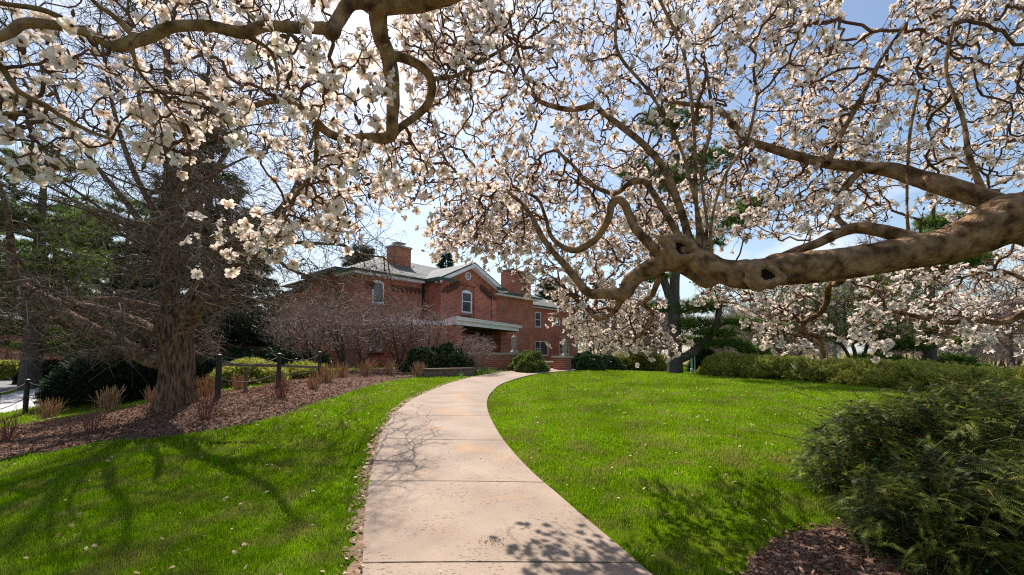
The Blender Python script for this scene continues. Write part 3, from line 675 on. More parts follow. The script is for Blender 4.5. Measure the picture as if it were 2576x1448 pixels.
# round window
rc = MB(); n_ = 28; an = np.linspace(0, 2*math.pi, n_, endpoint=False); yf = yb+.0
for k in range(n_):
    a0, a1 = an[k], an[(k+1) % n_]
    P = [(circ[0]+r*math.cos(a), yf+yy, circ[1]+r*math.sin(a)) for yy in (-.07, .05) for r, a in ((cr, a0), (cr, a1), (cr*.74, a1), (cr*.74, a0))]
    rc.add(P, [(0,1,2,3),(4,7,6,5),(0,4,5,1),(3,2,6,7)])
rc.box(circ[0]-.025, circ[0]+.025, yf-.04, yf+.0, circ[1]-cr*.75, circ[1]+cr*.75).box(circ[0]-cr*.75, circ[0]-.027, yf-.04, yf, circ[1]-.025, circ[1]+.025).box(circ[0]+.027, circ[0]+cr*.75, yf-.04, yf, circ[1]-.025, circ[1]+.025)
ro = rc.build('round_window', M['white'], house)
d_ = MB(); V_ = [(circ[0], yf-.02, circ[1])]+[(circ[0]+cr*.75*math.cos(a), yf-.02, circ[1]+cr*.75*math.sin(a)) for a in an]
d_.add(V_, t=[(0, 1+(k+1) % n_, 1+k) for k in range(n_)]).build('pane', M['glass'], ro)
# corbel table (little arches) under the eaves
cb_ = MB(); CB = MB().box(-.12, .12, -.13, 0, 0, .24).box(-.06, .06, -.08, 0, -.2, -.003).build('corbel', M['brickdark'], house); CB.location = (.75, 0, EZ-.75)
def corb(x, y, z, s=1.0):
    c = CB.copy(); col.objects.link(c); c.parent = house; c.location = (x, y, z); c.scale = (s, 1, s)
for x in np.arange(w1[1]+.7, xb0-.25, .36): corb(x, 0, EZ-.75)
for x in (1.1, w1[0]-.4): corb(x, 0, EZ-.75)
half = (xb1-xb0)/2
for k in range(7):
    for sg in (-1, 1):
        x = xm_+sg*(half*.93-k*half*.085*1.0)
        if abs(x-xm_) < (px1-px0)/2+.2: continue
        corb(x, yb, gab(x)-.95, 1.15)
for bx in ((px0+.3, px1-.3, yb+.04, yb+.099, wa[2]-.34, wa[2]-.2), (px0+.3, px1-.3, yb+.04, yb+.099, wa[3]+.35, wa[3]+.47), (w2[0]-.1, w2[1]+.1, -.08, -.0, w2[2]-.28, w2[2]-.14)): MB().box(*bx).build('brick_band', M['brickdark'], house)
# roof: hip roof of main block + gable of bay
OV = .55; rt = MB(); RZ = EZ+.12; ridge = H(1040, 663, DEP/2)[1]; ridge = max(min(ridge, EZ+4), EZ+2)
A, B, Cc, D_ = (-OV, -OV), (xe+OV, -OV), (xe+OV, DEP+OV), (-OV, DEP+OV); hx = DEP/2*.95
R0 = (hx, DEP/2, ridge); R1 = (xe-hx, DEP/2, ridge)
P = [A+(RZ,), B+(RZ,), Cc+(RZ,), D_+(RZ,), R0, R1]
rt.poly([P[0], P[1], P[5], P[4]]).poly([P[2], P[3], P[4], P[5]]).add([P[3], P[0], P[4]], t=[(0, 1, 2)]).add([P[1], P[2], P[5]], t=[(0, 1, 2)])
# bay gable roof, thick slabs reaching back to main roof
yk = yb-.55; gx0, gx1 = xb0-.5, xb1+.5; gbz = RZ; gr = gz; yback = (gr-RZ)/(ridge-RZ)*(DEP/2+OV)-OV+.2
for sgn, gx in ((1, gx0), (-1, gx1)):
    a = np.array([gx, yk, gbz]); b = np.array([xm_, yk, gr]); c = np.array([xm_, yback, gr]); d = np.array([gx, .1-OV, gbz+.02])
    th = np.array([0, 0, -.16]); rt.add([a, b, c, d, a+th, b+th, c+th, d+th], [(0,1,2,3),(7,6,5,4),(0,4,5,1),(0,3,7,4)])
rt.build('roof', M['slate'], house)
# rake boards, fascia & gutters
rk = MB()
for gx in (gx0, gx1):
    a = np.array([gx, yk, gbz-.2]); b = np.array([xm_, yk, gr-.2]); rk.add([a+[0,-.03,-.18], b+[0,-.03,-.18], b+[0,-.03,.08], a+[0,-.03,.08], a+[0,.5,-.18], b+[0,.5,-.18], b+[0,.5,.03], a+[0,.5,.03]], [(0,1,2,3),(4,7,6,5),(0,4,5,1)])
rk.box(-OV+.12, xb0-.52, -OV+.05, -.01, EZ-.14, EZ+.015).box(xb1+.52, xe+OV-.12, -OV+.05, -.01, EZ-.14, EZ+.015)
rk.box(-OV+.05, -.01, -OV+.12, DS0-.3, EZ-.14, EZ+.015)
rk.build('fascia', M['white'], house)
for bx in ((-OV-.1, gx0, -OV-.12, -OV+.05, EZ+.02, EZ+.14), (gx1, xe+OV+.1, -OV-.12, -OV+.05, EZ+.02, EZ+.14), (-OV-.12, -OV+.05, -OV+.052, DS0-.3, EZ+.02, EZ+.14),
           (gx0-.1, gx0+.07, yk-.05, -OV-.122, gbz-.2, gbz+.02), (gx1-.07, gx1+.1, yk-.05, -OV-.122, gbz-.2, gbz+.02), (gx0-.1, gx0+1.25, yk-.14, yk-.052, gbz-.22, gbz), (gx1-1.0, gx1+.1, yk-.14, yk-.052, gbz-.22, gbz)):
    MB().box(*bx).build('gutter', M['copper'], house)
MB().bar((xb0-.35, -.12, EZ-.2), (xb0-.35, -.12, -.3), .13).bar((xb0-.35, -.12, EZ-.15), (xb0-.35, -.5, EZ), .12).build('downspout', M['black'], house)
# chimneys
def chimney(px0_, px1_, pyt, pyb, y0, wy, cap=True):
    x0 = H(px0_, 640, y0)[0]; x1 = H(px1_, 640, y0)[0]; zt = H((px0_+px1_)/2, pyt, y0)[1]; zb = H((px0_+px1_)/2, pyb, y0)[1]-1.2
    c = MB().box(x0, x1, y0, y0+wy, zb, zt).build('chimney', M['brick'], house)
    k = MB().box(x0-.08, x1+.08, y0-.08, y0+wy+.08, zt, zt+.14).build('chimney_cap', M['stone'], c)
    if cap:
        xm = (x0+x1)/2; ym = y0+wy/2
        m = MB()
        for sx in (-1, 1):
            for sy in (-1, 1): m.box(xm+sx*.3-.03, xm+sx*.3+.03, ym+sy*.25-.03, ym+sy*.25+.03, zt+.14, zt+.4)
        m.box(xm-.45, xm+.45, ym-.4, ym+.4, zt+.4, zt+.45).build('chimney_cowl', M['stone'], c)
chimney(993, 1034, 624, 672, 2.9, 1.1)
chimney(1287, 1335, 686, 748, -.0+.02, 1.3, cap=False)
# right wing, set back
yw = 4.5
xw0 = xe-.02; xw1 = H(1453, 800, yw)[0]; ez2 = H(1360, 774, yw)[1]
wr1 = rect(1346, 1361.5, 786, 824, yw); wr2 = rect(1346, 1379.5, 859, 895, yw); wr3 = rect(1407, 1432, 864, 893, yw); wr4 = rect(1391, 1409, 800, 819, yw); wr5 = rect(1416,1430,802,819,yw)
rw = MB(); wall_y(rw, xw0, xw1, -.6, ez2, yw, [wr1, wr2, wr3, wr4, wr5]); rw.poly([(xw1, yw, -.6), (xw1, yw+9, -.6), (xw1, yw+9, ez2), (xw1, yw, ez2)])
rw.build('wing_wall', M['brick'], house)
window(wr1, yw); window(wr2, yw, 'pair'); window(wr3, yw, 'pair'); window(wr4, yw); window(wr5, yw)
rr = MB(); zr = H(1400, 752, yw+4.5)[1]; zr = ez2+2.3
rr.poly([(xw0-.0, yw-.5, ez2+.1), (xw1+.5, yw-.5, ez2+.1), (xw1-3.5, yw+4.5, zr), (xw0, yw+4.5, zr)]).add([(xw1+.5, yw-.5, ez2+.1), (xw1+.5, yw+9.5, ez2+.1), (xw1-3.5, yw+4.5, zr)], t=[(0,1,2)])
rr.poly([(xw0, yw+4.5, zr), (xw1-3.5, yw+4.5, zr), (xw1+.5, yw+9.5, ez2+.1), (xw0, yw+9.5, ez2+.1)])
rr.build('wing_roof', M['slate'], house)
MB().box(xw0+.01, xw1+.6, yw-.62, yw-.45, ez2-.05, ez2+.12).build('gutter', M['copper'], house)
MB().box(xw0+.01, xw1+.4, yw-.45, yw-.01, ez2-.16, ez2-.052).build('fascia', M['white'], house)
# porch canopy: flat white roof with a curved left edge, plan traced at its own height
CZ = 3.0
cpt = [Hz(1313, 822, CZ), Hz(1148, 799, CZ), Hz(1125, 804, CZ), Hz(1094, 811, CZ), Hz(1062, 808, CZ), Hz(1030, 802.5, CZ), Hz(995, 803, CZ)]
print('canopy', cpt)
fr = np.vstack([[cpt[0]], [cpt[1]], catmull(np.array(cpt[1:]), 4)[1:]])
plan = np.vstack([fr, [[fr[-1][0]-.3, -.02]], [[xb0-.02, -.02]], [[xb0-.02, yb-.02]], [[xb1+.02, yb-.02]], [[xb1+.02, -.02]], [[min(fr[0][0], xe-.1), -.02]]])
canopy_ok = True
can = MB(); can.prism(plan, CZ-.14, CZ)
ctr = plan.mean(0); inner = ctr+(plan-ctr)*.955
can.prism(inner, CZ-.40, CZ-.142)
outer = ctr+(plan-ctr)*1.012; can.prism(outer, CZ+.002, CZ+.07)
can_o = can.build('porch_canopy', M['white'], house); MB().prism(ctr+(plan-ctr)*.945, CZ-.43, CZ-.402).build('soffit', M['soffit'], can_o)
# brick ground floor under canopy
pc = Hz(1163, 840, CZ-.7); pl = Hz(1131, 840, CZ-.7)
cfx, cfy = cpt[1]
pr = MB(); pr.box(cfx+.35, cfx+.85, cfy+.45, cfy+1.2, -.6, CZ-.405)
pr.build('porch_pier', M['brick'], house)
gy_ = cfy+1.3
gf = MB(); gf.box(cpt[-1][0]+.35, cfx+.34, gy_-.1, gy_+.2, -.6, CZ-.41); gf.build('porch_wall', M['brick'], house)
ex_ = fr[0][0]
MB().box(ex_-1.9, ex_-1.2, cpt[0][1]+.5, cpt[0][1]+1.2, -.6, CZ-.405).build('porch_pier', M['brick'], house)
# dark entrance recess on bay front, doors
dr = rect(1176, 1235, 838, 878, yb)
db = MB().box(dr[0], dr[1], yb-.06, yb-.01, -.3, dr[3]).build('entrance_door', M['door'], house)
for k in range(4):
    x0 = dr[0]+(dr[1]-dr[0])*k/4+.06; MB().box(x0, x0+(dr[1]-dr[0])/4-.12, yb-.075, yb-.062, .4, dr[3]-.12).build('door_pane', M['glass'], db)
# vent hood low on the wall
v = H(907, 907, 0); rv = MB(); rv.tube([(v[0], .05, v[1]), (v[0], -.35, v[1]-.02), (v[0], -.5, v[1]-.03)], [.2, .2, .2], 14); rv.build('vent_hood', M['caststone'], house)
# white lamp niche by the porch
q_ = rect(1003, 1009, 826, 862, gy_+1.4)

# ================================================================ TERRACE WALLS, LANTERNS, STEPS
def brick_block(name, p0, p1, th, ztop, zbot, label, cat, capm='stone', brick='brick_orange', cap=.09, over=.06):
    "straight wall between two world xy points"
    p0 = np.array(p0[:2]); p1 = np.array(p1[:2]); L = np.linalg.norm(p1-p0); a = math.atan2(*(p1-p0)[::-1])
    e = empty(name, (p0[0], p0[1], zbot), a, label=label, cat=cat); h = ztop-zbot
    MB().box(0, L, -th/2, th/2, -.5, h-cap-.002).build('brickwork', M[brick], e)
    MB().box(-over, L+over, -th/2-over, th/2+over, h-cap, h).build('coping', M[capm], e)
    return e
zt = atz(1250, 888, 0)  # unused
def zat(px, py, zc): return Pz(px, py, zc)[2]
wA = Pz(1196, 890, 20.5); wB = Pz(1299, 890, 21.5); gz_ = tz1(*wB[:2])
brick_block('terrace_wall', wA, wB, .4, zat(1250, 888, 21), gz_-.05, 'long low orange brick terrace wall with stone coping left of the path top', 'wall')
wall2 = brick_block('terrace_wall', wA+[.0,.2,0], wA+[-.6, 3.8, 0], .4, zat(1200, 887, 21), gz_-.05, 'short brick return wall running back behind the purple shrub', 'wall')
pA = Pz(1402, 897, 21.5); pB = Pz(1427, 897, 21.0)
pe = brick_block('brick_pier', pA, pB, .62, zat(1420, 896.5, 21.5), tz1(*pA[:2])-.05, 'square orange brick pier with stone cap right of the path steps', 'pier', over=.07)
sA = Pz(1366, 910, 22.6); sB = Pz(1401, 910, 22.3)
brick_block('step_wall', sA, sB, .4, zat(1385, 909.5, 22.5), tz1(*sA[:2])-.05, 'low brick step with pale coping between bright bush and pier', 'step')
def lantern(p, h, label):
    e = empty('lantern', p, .3, label=label, cat='lantern', group='stone lanterns on the terrace walls')
    s = h/1.0
    MB().lathe([(0,0),(.24*s,0),(.24*s,.06*s),(.20*s,.08*s),(.15*s,.14*s),(.09*s,.22*s),(.12*s,.27*s),(.15*s,.30*s),(.15*s,.33*s),(0,.33*s)], 8).build('base', M['caststone'], e)
    c = MB()
    for k in range(8):
        a = k*math.pi/4; c.bar((.13*s*math.cos(a), .13*s*math.sin(a), .33*s), (.15*s*math.cos(a), .15*s*math.sin(a), .76*s), .03*s)
    for z in (.34, .54, .75): c.lathe([(.125*s, z*s), (.155*s, z*s), (.155*s, (z+.025)*s), (.125*s, (z+.025)*s)], 8)
    c.build('cage', M['caststone'], e)
    MB().lathe([(.105*s,.34*s),(.12*s,.75*s)], 8).build('pane', M['frost'], e)
    MB().lathe([(.17*s,.775*s),(.17*s,.80*s),(.13*s,.85*s),(.07*s,.89*s),(.04*s,.91*s),(.045*s,.94*s),(.02*s,.98*s),(0,1*s)], 8).build('cap', M['caststone'], e)
pl1 = Pz(1293.7, 886, 21.4); lantern((pl1[0], pl1[1], zat(1250, 888, 21)), .98, 'pale cast stone lantern standing on the long terrace wall')
pm2 = (pA+pB)/2; lantern((pm2[0]+.15, pm2[1]+.0, zat(1420, 896.5, 21.5)), .95, 'grey cast stone lantern standing on the square brick pier')
# stone planter edge in front of evergreen bush
a = Pz(1062, 911, 17.2); b = Pz(1190, 913, 18.3); gzz = tz1(*a[:2]); L = np.linalg.norm((b-a)[:2])
e = empty('planter_wall', (a[0], a[1], gzz-.1), math.atan2(b[1]-a[1], b[0]-a[0]), label='low layered stone planter wall below the glossy evergreen bush', cat='wall')
MB().box(0, L, -.18, .18, -.2, .36).build('stonework', M['drystone'], e); MB().box(-.04, L+.04, -.23, .23, .362, .42).build('coping', M['drystone'], e)
# timber edging rails
def timber(pts, zc, hgt, label):
    P_ = [Pz(px, py, z) for (px, py), z in zip(pts, zc)]
    m = MB()
    for q0, q1 in zip(P_[:-1], P_[1:]): m.bar(q0, q1, .07, .07)
    for q0 in P_: m.bar(q0-[0, 0, .06], [q0[0], q0[1], tz1(q0[0], q0[1])-.2], .06)
    o = m.build('timber_edging', M['rail']); tag(o, label, 'edging'); return o
timber([(552, 917), (620, 919), (700, 921), (812, 925)], (9.4, 10.3, 11.6, 14.5), .1, 'brown timber rail running behind the chain posts')
timber([(800, 934), (900, 938), (1080, 941)], (16.6, 17, 17.5), .1, 'grey timber edging behind the straw clumps at the front of the bed')
# ================================================================ GROWTH OF WOODY PLANTS
def grow(roots, pts, bf=.35, rootlen=None):
    "greedy tree through pts starting from roots (balanced minimum spanning tree); returns nodes, parent"
    roots = np.asarray(roots, float); pts = np.asarray(pts, float); nr, m_ = len(roots), len(pts)
    nodes = np.vstack([roots, pts]); par = np.full(nr+m_, -1); plen = np.zeros(nr+m_)
    best = np.full(m_, 1e9); bp = np.zeros(m_, int)
    for i_ in range(0, nr, 200):
        d = np.linalg.norm(pts[:, None]-roots[None, i_:i_+200], axis=2); j = d.argmin(1); v = d[np.arange(m_), j]; k = v < best; best[k] = v[k]; bp[k] = j[k]+i_
    cost = best.copy(); order = []; alive = np.ones(m_, bool)
    for _ in range(m_):
        i_ = int(np.argmin(cost)); p = bp[i_]; g = nr+i_; par[g] = p; plen[g] = plen[p]+np.linalg.norm(nodes[g]-nodes[p]); order.append(g)
        cost[i_] = 1e12; alive[i_] = False
        c = np.sqrt(((pts-nodes[g])**2).sum(1))+bf*plen[g]; k = alive & (c < cost); cost[k] = c[k]; bp[k] = g
    return nodes, par, nr, order
def radii(nodes, par, nr, order, tip, pw=2.4, rmax=9):
    a = np.zeros(len(nodes)); a[nr:] = tip**pw
    for g in reversed(order):
        if par[g] >= nr: a[par[g]] += a[g]
    return np.minimum(a**(1/pw), rmax)
def twigs(nodes, par, nr, r, crook=.12, sub=2, k=3, thick=.006, k2=6, sag=0, seed=1):
    g = np.arange(nr, len(nodes)); A = nodes[par[g]]; B = nodes[g]; rb = r[g]; ra = np.where(par[g] >= nr, np.minimum(r[par[g]], rb*1.5), rb*1.15)
    rr = np.random.default_rng(seed); L = np.linalg.norm(B-A, axis=1)
    pts = [A]; rad = [ra]
    for s_ in range(1, sub):
        t_ = s_/sub; j = rr.normal(size=A.shape)*(L*crook)[:, None]; j[:, 2] -= sag*L*4*t_*(1-t_)
        pts.append(A*(1-t_)+B*t_+j); rad.append(ra*(1-t_)+rb*t_)
    pts.append(B); rad.append(rb); mb = MB()
    for s_ in range(sub):
        big = np.maximum(rad[s_], rad[s_+1]) > thick
        for msk, kk_ in ((~big, k), (big, k2)):
            if msk.any(): mb.add(*segs(pts[s_][msk], pts[s_+1][msk], rad[s_][msk], rad[s_+1][msk], kk_))
    return mb
def limb(pts, sub=5, n=10, lumpy=.0, seed=0, flute=0, endcap=True):
    "pts: (x,y,z,r) world; returns V,q, and centre samples"
    P = np.array(pts, float); C = catmull(P, sub); X = C[:, :3]; r = np.maximum(C[:, 3], .001)
    if lumpy:
        def lump(i_, an, p): return 1+lumpy*vnoise(np.c_[np.cos(an)*1.3+p[0]*3, np.sin(an)*1.3+p[1]*3, np.full(len(an), p[2]*3)], seed, 1.1)+flute*np.abs(np.sin(an*4.5+p[2]*.5))*1.0
    else: lump = None
    V_, q = sweep(X, r, n, lump)
    return V_, q, X, r

# ================================================================ MAGNOLIA (trunk is just outside the right edge; limbs reach over the camera)
mag = empty('magnolia_tree', (3.9, 1.55, tz1(3.9, 1.55)), label='huge white magnolia in full bloom, thick limb reaching in from the right above the path', cat='tree')
ML = MB(); RT = []; RR = []
def W(l): return [tuple(Pz(px, py, zc))+(w_/2/F*zc,) for px, py, zc, w_ in l]
def mlimb(l, world=None, n=12, lumpy=.10, sub=6, seed=0):
    pts = (world or [])+W(l); V_, q, X, r = limb(pts, sub*(2 if l[0][3] > 30 else 1), n*(2 if l[0][3] > 30 else 1), lumpy, seed)
    if l[0][3] > 30:      # burls, wrinkles and pits in the bark
        m0 = len(X); nn0 = len(V_)//m0; c0 = np.repeat(X, nn0, 0); dd0 = V_-c0; rr0 = np.linalg.norm(dd0, axis=1)[:, None]+1e-9
        V_ = V_+dd0/rr0*np.minimum(rr0, .15)*(.10*vnoise(V_, seed+3, 7)+.055*vnoise(V_, seed+4, 17)+.035*vnoise(V_, seed+5, 42))[:, None]
    ML.add(V_, q); RT.append(X); RR.append(r)
tr = [(3.95,1.5,-.1,.34),(3.9,1.55,.35,.26),(3.8,1.6,.9,.23),(3.65,1.75,1.5,.22)]
V_, q, X, r = limb(tr+[(3.45,2.0,1.95,.20),(3.3,2.2,2.15,.17)], 6, 18, .10, 2); TR = MB().add(V_, q)
TR.build('trunk', M['magbark'], None, True).parent = mag; mag.children[0].location = -mag.location
A_ = [(2576,552,2.45,121.9),(2480,580,2.48,107.4),(2388,616,2.52,91.9),(2240,645,2.58,82.8),(2095,668,2.64,80.1),(2010,676,2.68,80.1),(1955,680,2.71,80.1),(1915,688,2.74,72.8),(1876,692,2.78,76.4),(1840,690,2.81,65.5),(1802,680,2.84,60.1),(1765,660,2.88,61.9),(1729,638,2.93,65.5),(1705,622,2.97,58.2),(1690,612,3.0,25.5)]
mlimb(A_, [(3.62,1.85,1.5,.20),(3.35,2.1,2.0,.185)], n=20, lumpy=.09, sub=8, seed=4)
B_ = [(1760,640,2.92,46.9),(1700,650,2.97,53.1),(1655,664,3.02,46.9),(1610,690,3.07,40.6),(1583,712,3.1,39.1),(1568,738,3.1,34.4),(1520,739,3.15,26.6),(1481,737,3.2,23.4),(1455,708,3.25,20.3),(1422,668,3.3,18.8),(1390,632,3.4,15.6),(1362,593,3.5,14.0),(1340,550,3.6,11.7),(1315,516,3.7,10.1),(1270,480,3.8,7.8),(1200,470,3.9,5.5)]
mlimb(B_, seed=5)
mlimb([(1690,655,2.98,28.8),(1660,640,3.0,27.4),(1632,612,3.0,23.8),(1600,578,3.05,22.3),(1582,540,3.1,20.9),(1572,515,3.1,20.2),(1555,503,3.12,20.2),(1538,515,3.14,20.2),(1529,555,3.16,18.7),(1495,605,3.2,17.3),(1448,630,3.25,15.8),(1410,618,3.3,13.0),(1384,590,3.4,10.8),(1370,540,3.5,8.6),(1350,500,3.6,7.2),(1290,470,3.7,5.8)], seed=6)
mlimb([(1738,635,2.95,26),(1730,590,3.0,20),(1706,510,3.1,18),(1671,427,3.2,17),(1623,368,3.3,16),(1564,320,3.4,15),(1517,285,3.5,13),(1493,267,3.5,15),(1445,276,3.6,13),(1398,270,3.7,12),(1350,249,3.8,11),(1321,196,3.9,9),(1300,120,4,7)], seed=7)
mlimb([(1762,640,2.9,16),(1757,590,2.95,12),(1750,480,3.0,10),(1747,356,3.1,9),(1736,225,3.2,8),(1715,119,3.2,7),(1660,0,3.3,8),(1620,-90,3.4,6)], n=8)
mlimb([(1775,640,2.9,14),(1768,590,2.95,10),(1745,490,3.0,9),(1716,385,3.1,8),(1670,290,3.2,7),(1623,219,3.3,7),(1552,125,3.4,8),(1556,0,3.5,6)], n=8)
mlimb([(1790,650,2.88,12),(1790,560,2.9,8),(1820,450,3.0,7),(1880,350,3.1,8),(1905,240,3.2,6)], n=8)
mlimb([(1770,650,2.9,12),(1778,560,2.95,8),(1765,440,3.0,7),(1790,300,3.0,8),(1775,160,3.1,7)], n=8)
mlimb([(1720,620,2.98,20),(1683,551,3.05,17),(1655,505,3.2,16),(1635,474,3.3,15),(1617,457,3.3,15),(1582,463,3.4,14),(1552,486,3.5,13),(1517,480,3.6,12),(1475,457,3.7,11),(1440,415,3.8,9),(1400,380,3.9,7)], n=8)
mlimb([(2600,560,2.5,60),(2520,515,2.65,46),(2388,471,2.8,49),(2315,451,3.0,41),(2242,429,3.1,35),(2169,421,3.2,29),(2090,414,3.3,24),(2000,392,3.4,21),(1935,372,3.5,19),(1880,352,3.6,16),(1840,310,3.7,17),(1800,272,3.8,14),(1720,262,3.9,10),(1650,250,4,8)], seed=8)
mlimb([(2370,630,2.55,40),(2279,598,2.6,34),(2205,579,2.7,30),(2154,574,2.8,26),(2110,587,2.85,24),(2059,612,2.85,22),(2008,630,2.85,20),(1965,645,2.8,16)], seed=9)
mlimb([(2290,610,2.6,12.8),(2283,560,2.6,7.2),(2282,470,2.65,6.4),(2290,330,2.7,7.2),(2310,230,2.8,6.4)], n=8)
mlimb([(2169,425,3.2,20),(2120,480,3.2,16),(2105,540,3.0,14),(2130,575,2.85,14)], n=8)
mlimb([(2080,412,3.25,18),(2110,350,3.3,12),(2160,260,3.3,10),(2210,160,3.4,8),(2280,60,3.4,8)], n=8)
mlimb([(2480,500,2.75,18),(2440,400,2.8,13),(2420,290,2.9,10),(2380,180,3,8),(2400,60,3,6)], n=8)
mlimb([(1660,672,3.0,30),(1705,672,3.1,28),(1745,695,3.2,26),(1775,712,3.25,28),(1800,706,3.3,22),(1830,690,3.35,14)], n=10)
mlimb([(1665,690,3.05,18),(1650,720,3.1,15),(1640,745,3.2,12),(1620,765,3.4,10),(1642,790,3.6,10),(1630,820,3.7,8),(1600,850,3.9,6)], n=8)
mlimb([(2128,690,2.72,20),(2110,712,3.0,16),(2085,722,3.4,15),(2080,760,3.8,15),(2060,790,4.1,14),(2020,815,4.2,13),(2022,838,4.2,12),(2060,850,4.3,11),(2074,900,4.4,8)], n=8)
mlimb([(2760,700,3.9,26),(2660,745,4.1,22),(2576,790,4.2,18),(2520,812,4.25,16),(2440,806,4.3,15),(2380,812,4.3,13),(2300,795,4.4,11),(2220,780,4.5,8)], [(3.5,2.0,1.9,.10),(4.6,3.0,2.2,.07)], n=8)
mlimb([(2640,740,4.1,12),(2570,700,4.2,10),(2500,680,4.3,8),(2420,700,4.4,6)], n=6)
mlimb([(1568,745,3.1,20),(1540,790,3.4,12),(1500,800,3.8,10),(1460,760,4.2,8)], n=8)
# top-left limb from overhead
mlimb([(1250,-120,2.0,67.2),(1160,-40,2.05,63.8),(1070,0,2.1,55.4),(1000,8,2.12,52.1),(955,22,2.15,45.4),(958,90,2.2,40.3),(977,147,2.25,38.6),(989,222,2.3,33.6),(987,300,2.32,30.2),(980,345,2.35,27.7),(925,347,2.35,23.5),(867,349,2.35,21.8),(823,333,2.35,21.0),(791,302,2.3,20.2),(756,276,2.3,18.5),(716,253,2.25,17.6),(667,258,2.2,14.3),(622,271,2.15,12.6),(578,258,2.1,11.8),(525,249,2.05,10.1),(445,236,1.95,8.4),(360,232,1.9,6.7)],
      [(3.5,1.95,1.95,.13),(2.9,1.2,2.7,.11),(1.6,1.0,3.2,.09)], n=14, lumpy=.08, seed=11)
mlimb([(980,150,2.25,26.9),(1000,143,2.3,25.2),(1045,160,2.35,23.5),(1078,188,2.4,22.7),(1086,220,2.45,21.8),(1076,262,2.5,20.2),(1045,293,2.5,18.5),(1005,322,2.42,18.5),(985,345,2.36,18.5)], n=10, seed=12)
mlimb([(960,15,2.12,40),(889,4,2.0,36),(850,52,1.95,34),(833,82,1.9,36),(812,72,1.88,30),(740,70,1.85,27),(667,67,1.83,26),(609,82,1.8,30),(534,67,1.78,26),(470,65,1.76,27),(422,72,1.75,28),(378,93,1.75,28),(329,107,1.72,28),(285,118,1.7,26),(222,84,1.66,24),(133,64,1.62,22),(60,60,1.58,22),(20,85,1.55,20),(-60,112,1.5,18)], n=12, lumpy=.09, seed=13)
mlimb([(345,98,1.73,20),(289,44,1.7,13),(240,9,1.65,10),(200,-40,1.6,8)], n=8)
mlimb([(222,86,1.66,16),(120,30,1.6,14),(20,12,1.55,11),(-60,0,1.5,9)], n=8)
mlimb([(-80,110,1.6,16),(0,165,1.7,14),(44,227,1.75,13),(116,267,1.8,12),(156,293,1.85,11),(222,329,1.9,9),(280,350,1.95,7)], n=8)
mlimb([(120,270,1.8,10),(100,290,1.8,9),(0,285,1.8,8),(-60,300,1.8,7)], n=6)
mlimb([(797,318,2.32,14),(796,378,2.4,11),(787,436,2.5,10),(760,470,2.6,9),(738,500,2.65,8),(700,560,2.75,6)], n=6)
mlimb([(612,86,1.8,14),(680,130,1.95,9),(700,200,2.05,8),(690,250,2.1,7)], n=6)
mlimb([(330,112,1.7,12),(350,180,1.75,8),(400,240,1.85,7),(460,330,2.0,6),(480,400,2.1,5)], n=6)
mlimb([(1080,200,2.45,12),(1150,190,2.8,10),(1220,150,3.1,9),(1290,110,3.3,7)], n=6)
ML.build('limbs', M['magbark'], None, True).parent = mag
RT = np.concatenate(RT); RR = np.concatenate(RR)
# decay holes: torn knots on the limb
def knot(px, py, zc, wpx, hpx, ang):
    c = Pz(px, py, zc); s = zc/F; kb = MB(); hb = MB(); n_ = 18; rings = []
    ca, sa = math.cos(ang), math.sin(ang)
    for rad, dep in ((1.7, .75), (1.5, .25), (1.15, .02), (.78, .02), (.58, .2)):
        ring = []
        for k in range(n_):
            a = 2*math.pi*k/n_; w_ = 1+.16*math.sin(3*a+px)+.1*math.sin(7*a)
            u_, v_ = math.cos(a)*wpx*s*rad*w_, math.sin(a)*hpx*s*rad*w_
            ring.append(c+np.array([u_*ca-v_*sa, dep*wpx*s*1.6, u_*sa+v_*ca]))
        rings.append(ring)
    V_ = np.array(rings).reshape(-1, 3); q = [(i_*n_+k, i_*n_+(k+1) % n_, (i_+1)*n_+(k+1) % n_, (i_+1)*n_+k) for i_ in range(4) for k in range(n_)]
    kb.add(V_, q); o = kb.build('knot', M['wound'], mag, True)
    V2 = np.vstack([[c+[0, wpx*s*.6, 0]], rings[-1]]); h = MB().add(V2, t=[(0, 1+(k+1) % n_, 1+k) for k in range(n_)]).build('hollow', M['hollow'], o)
    for ob in (o,): ob.location = -mag.location
    return o
knot(1936, 690, 2.565, 31, 22, -.35); knot(1722, 624, 2.82, 36, 21, -.45)

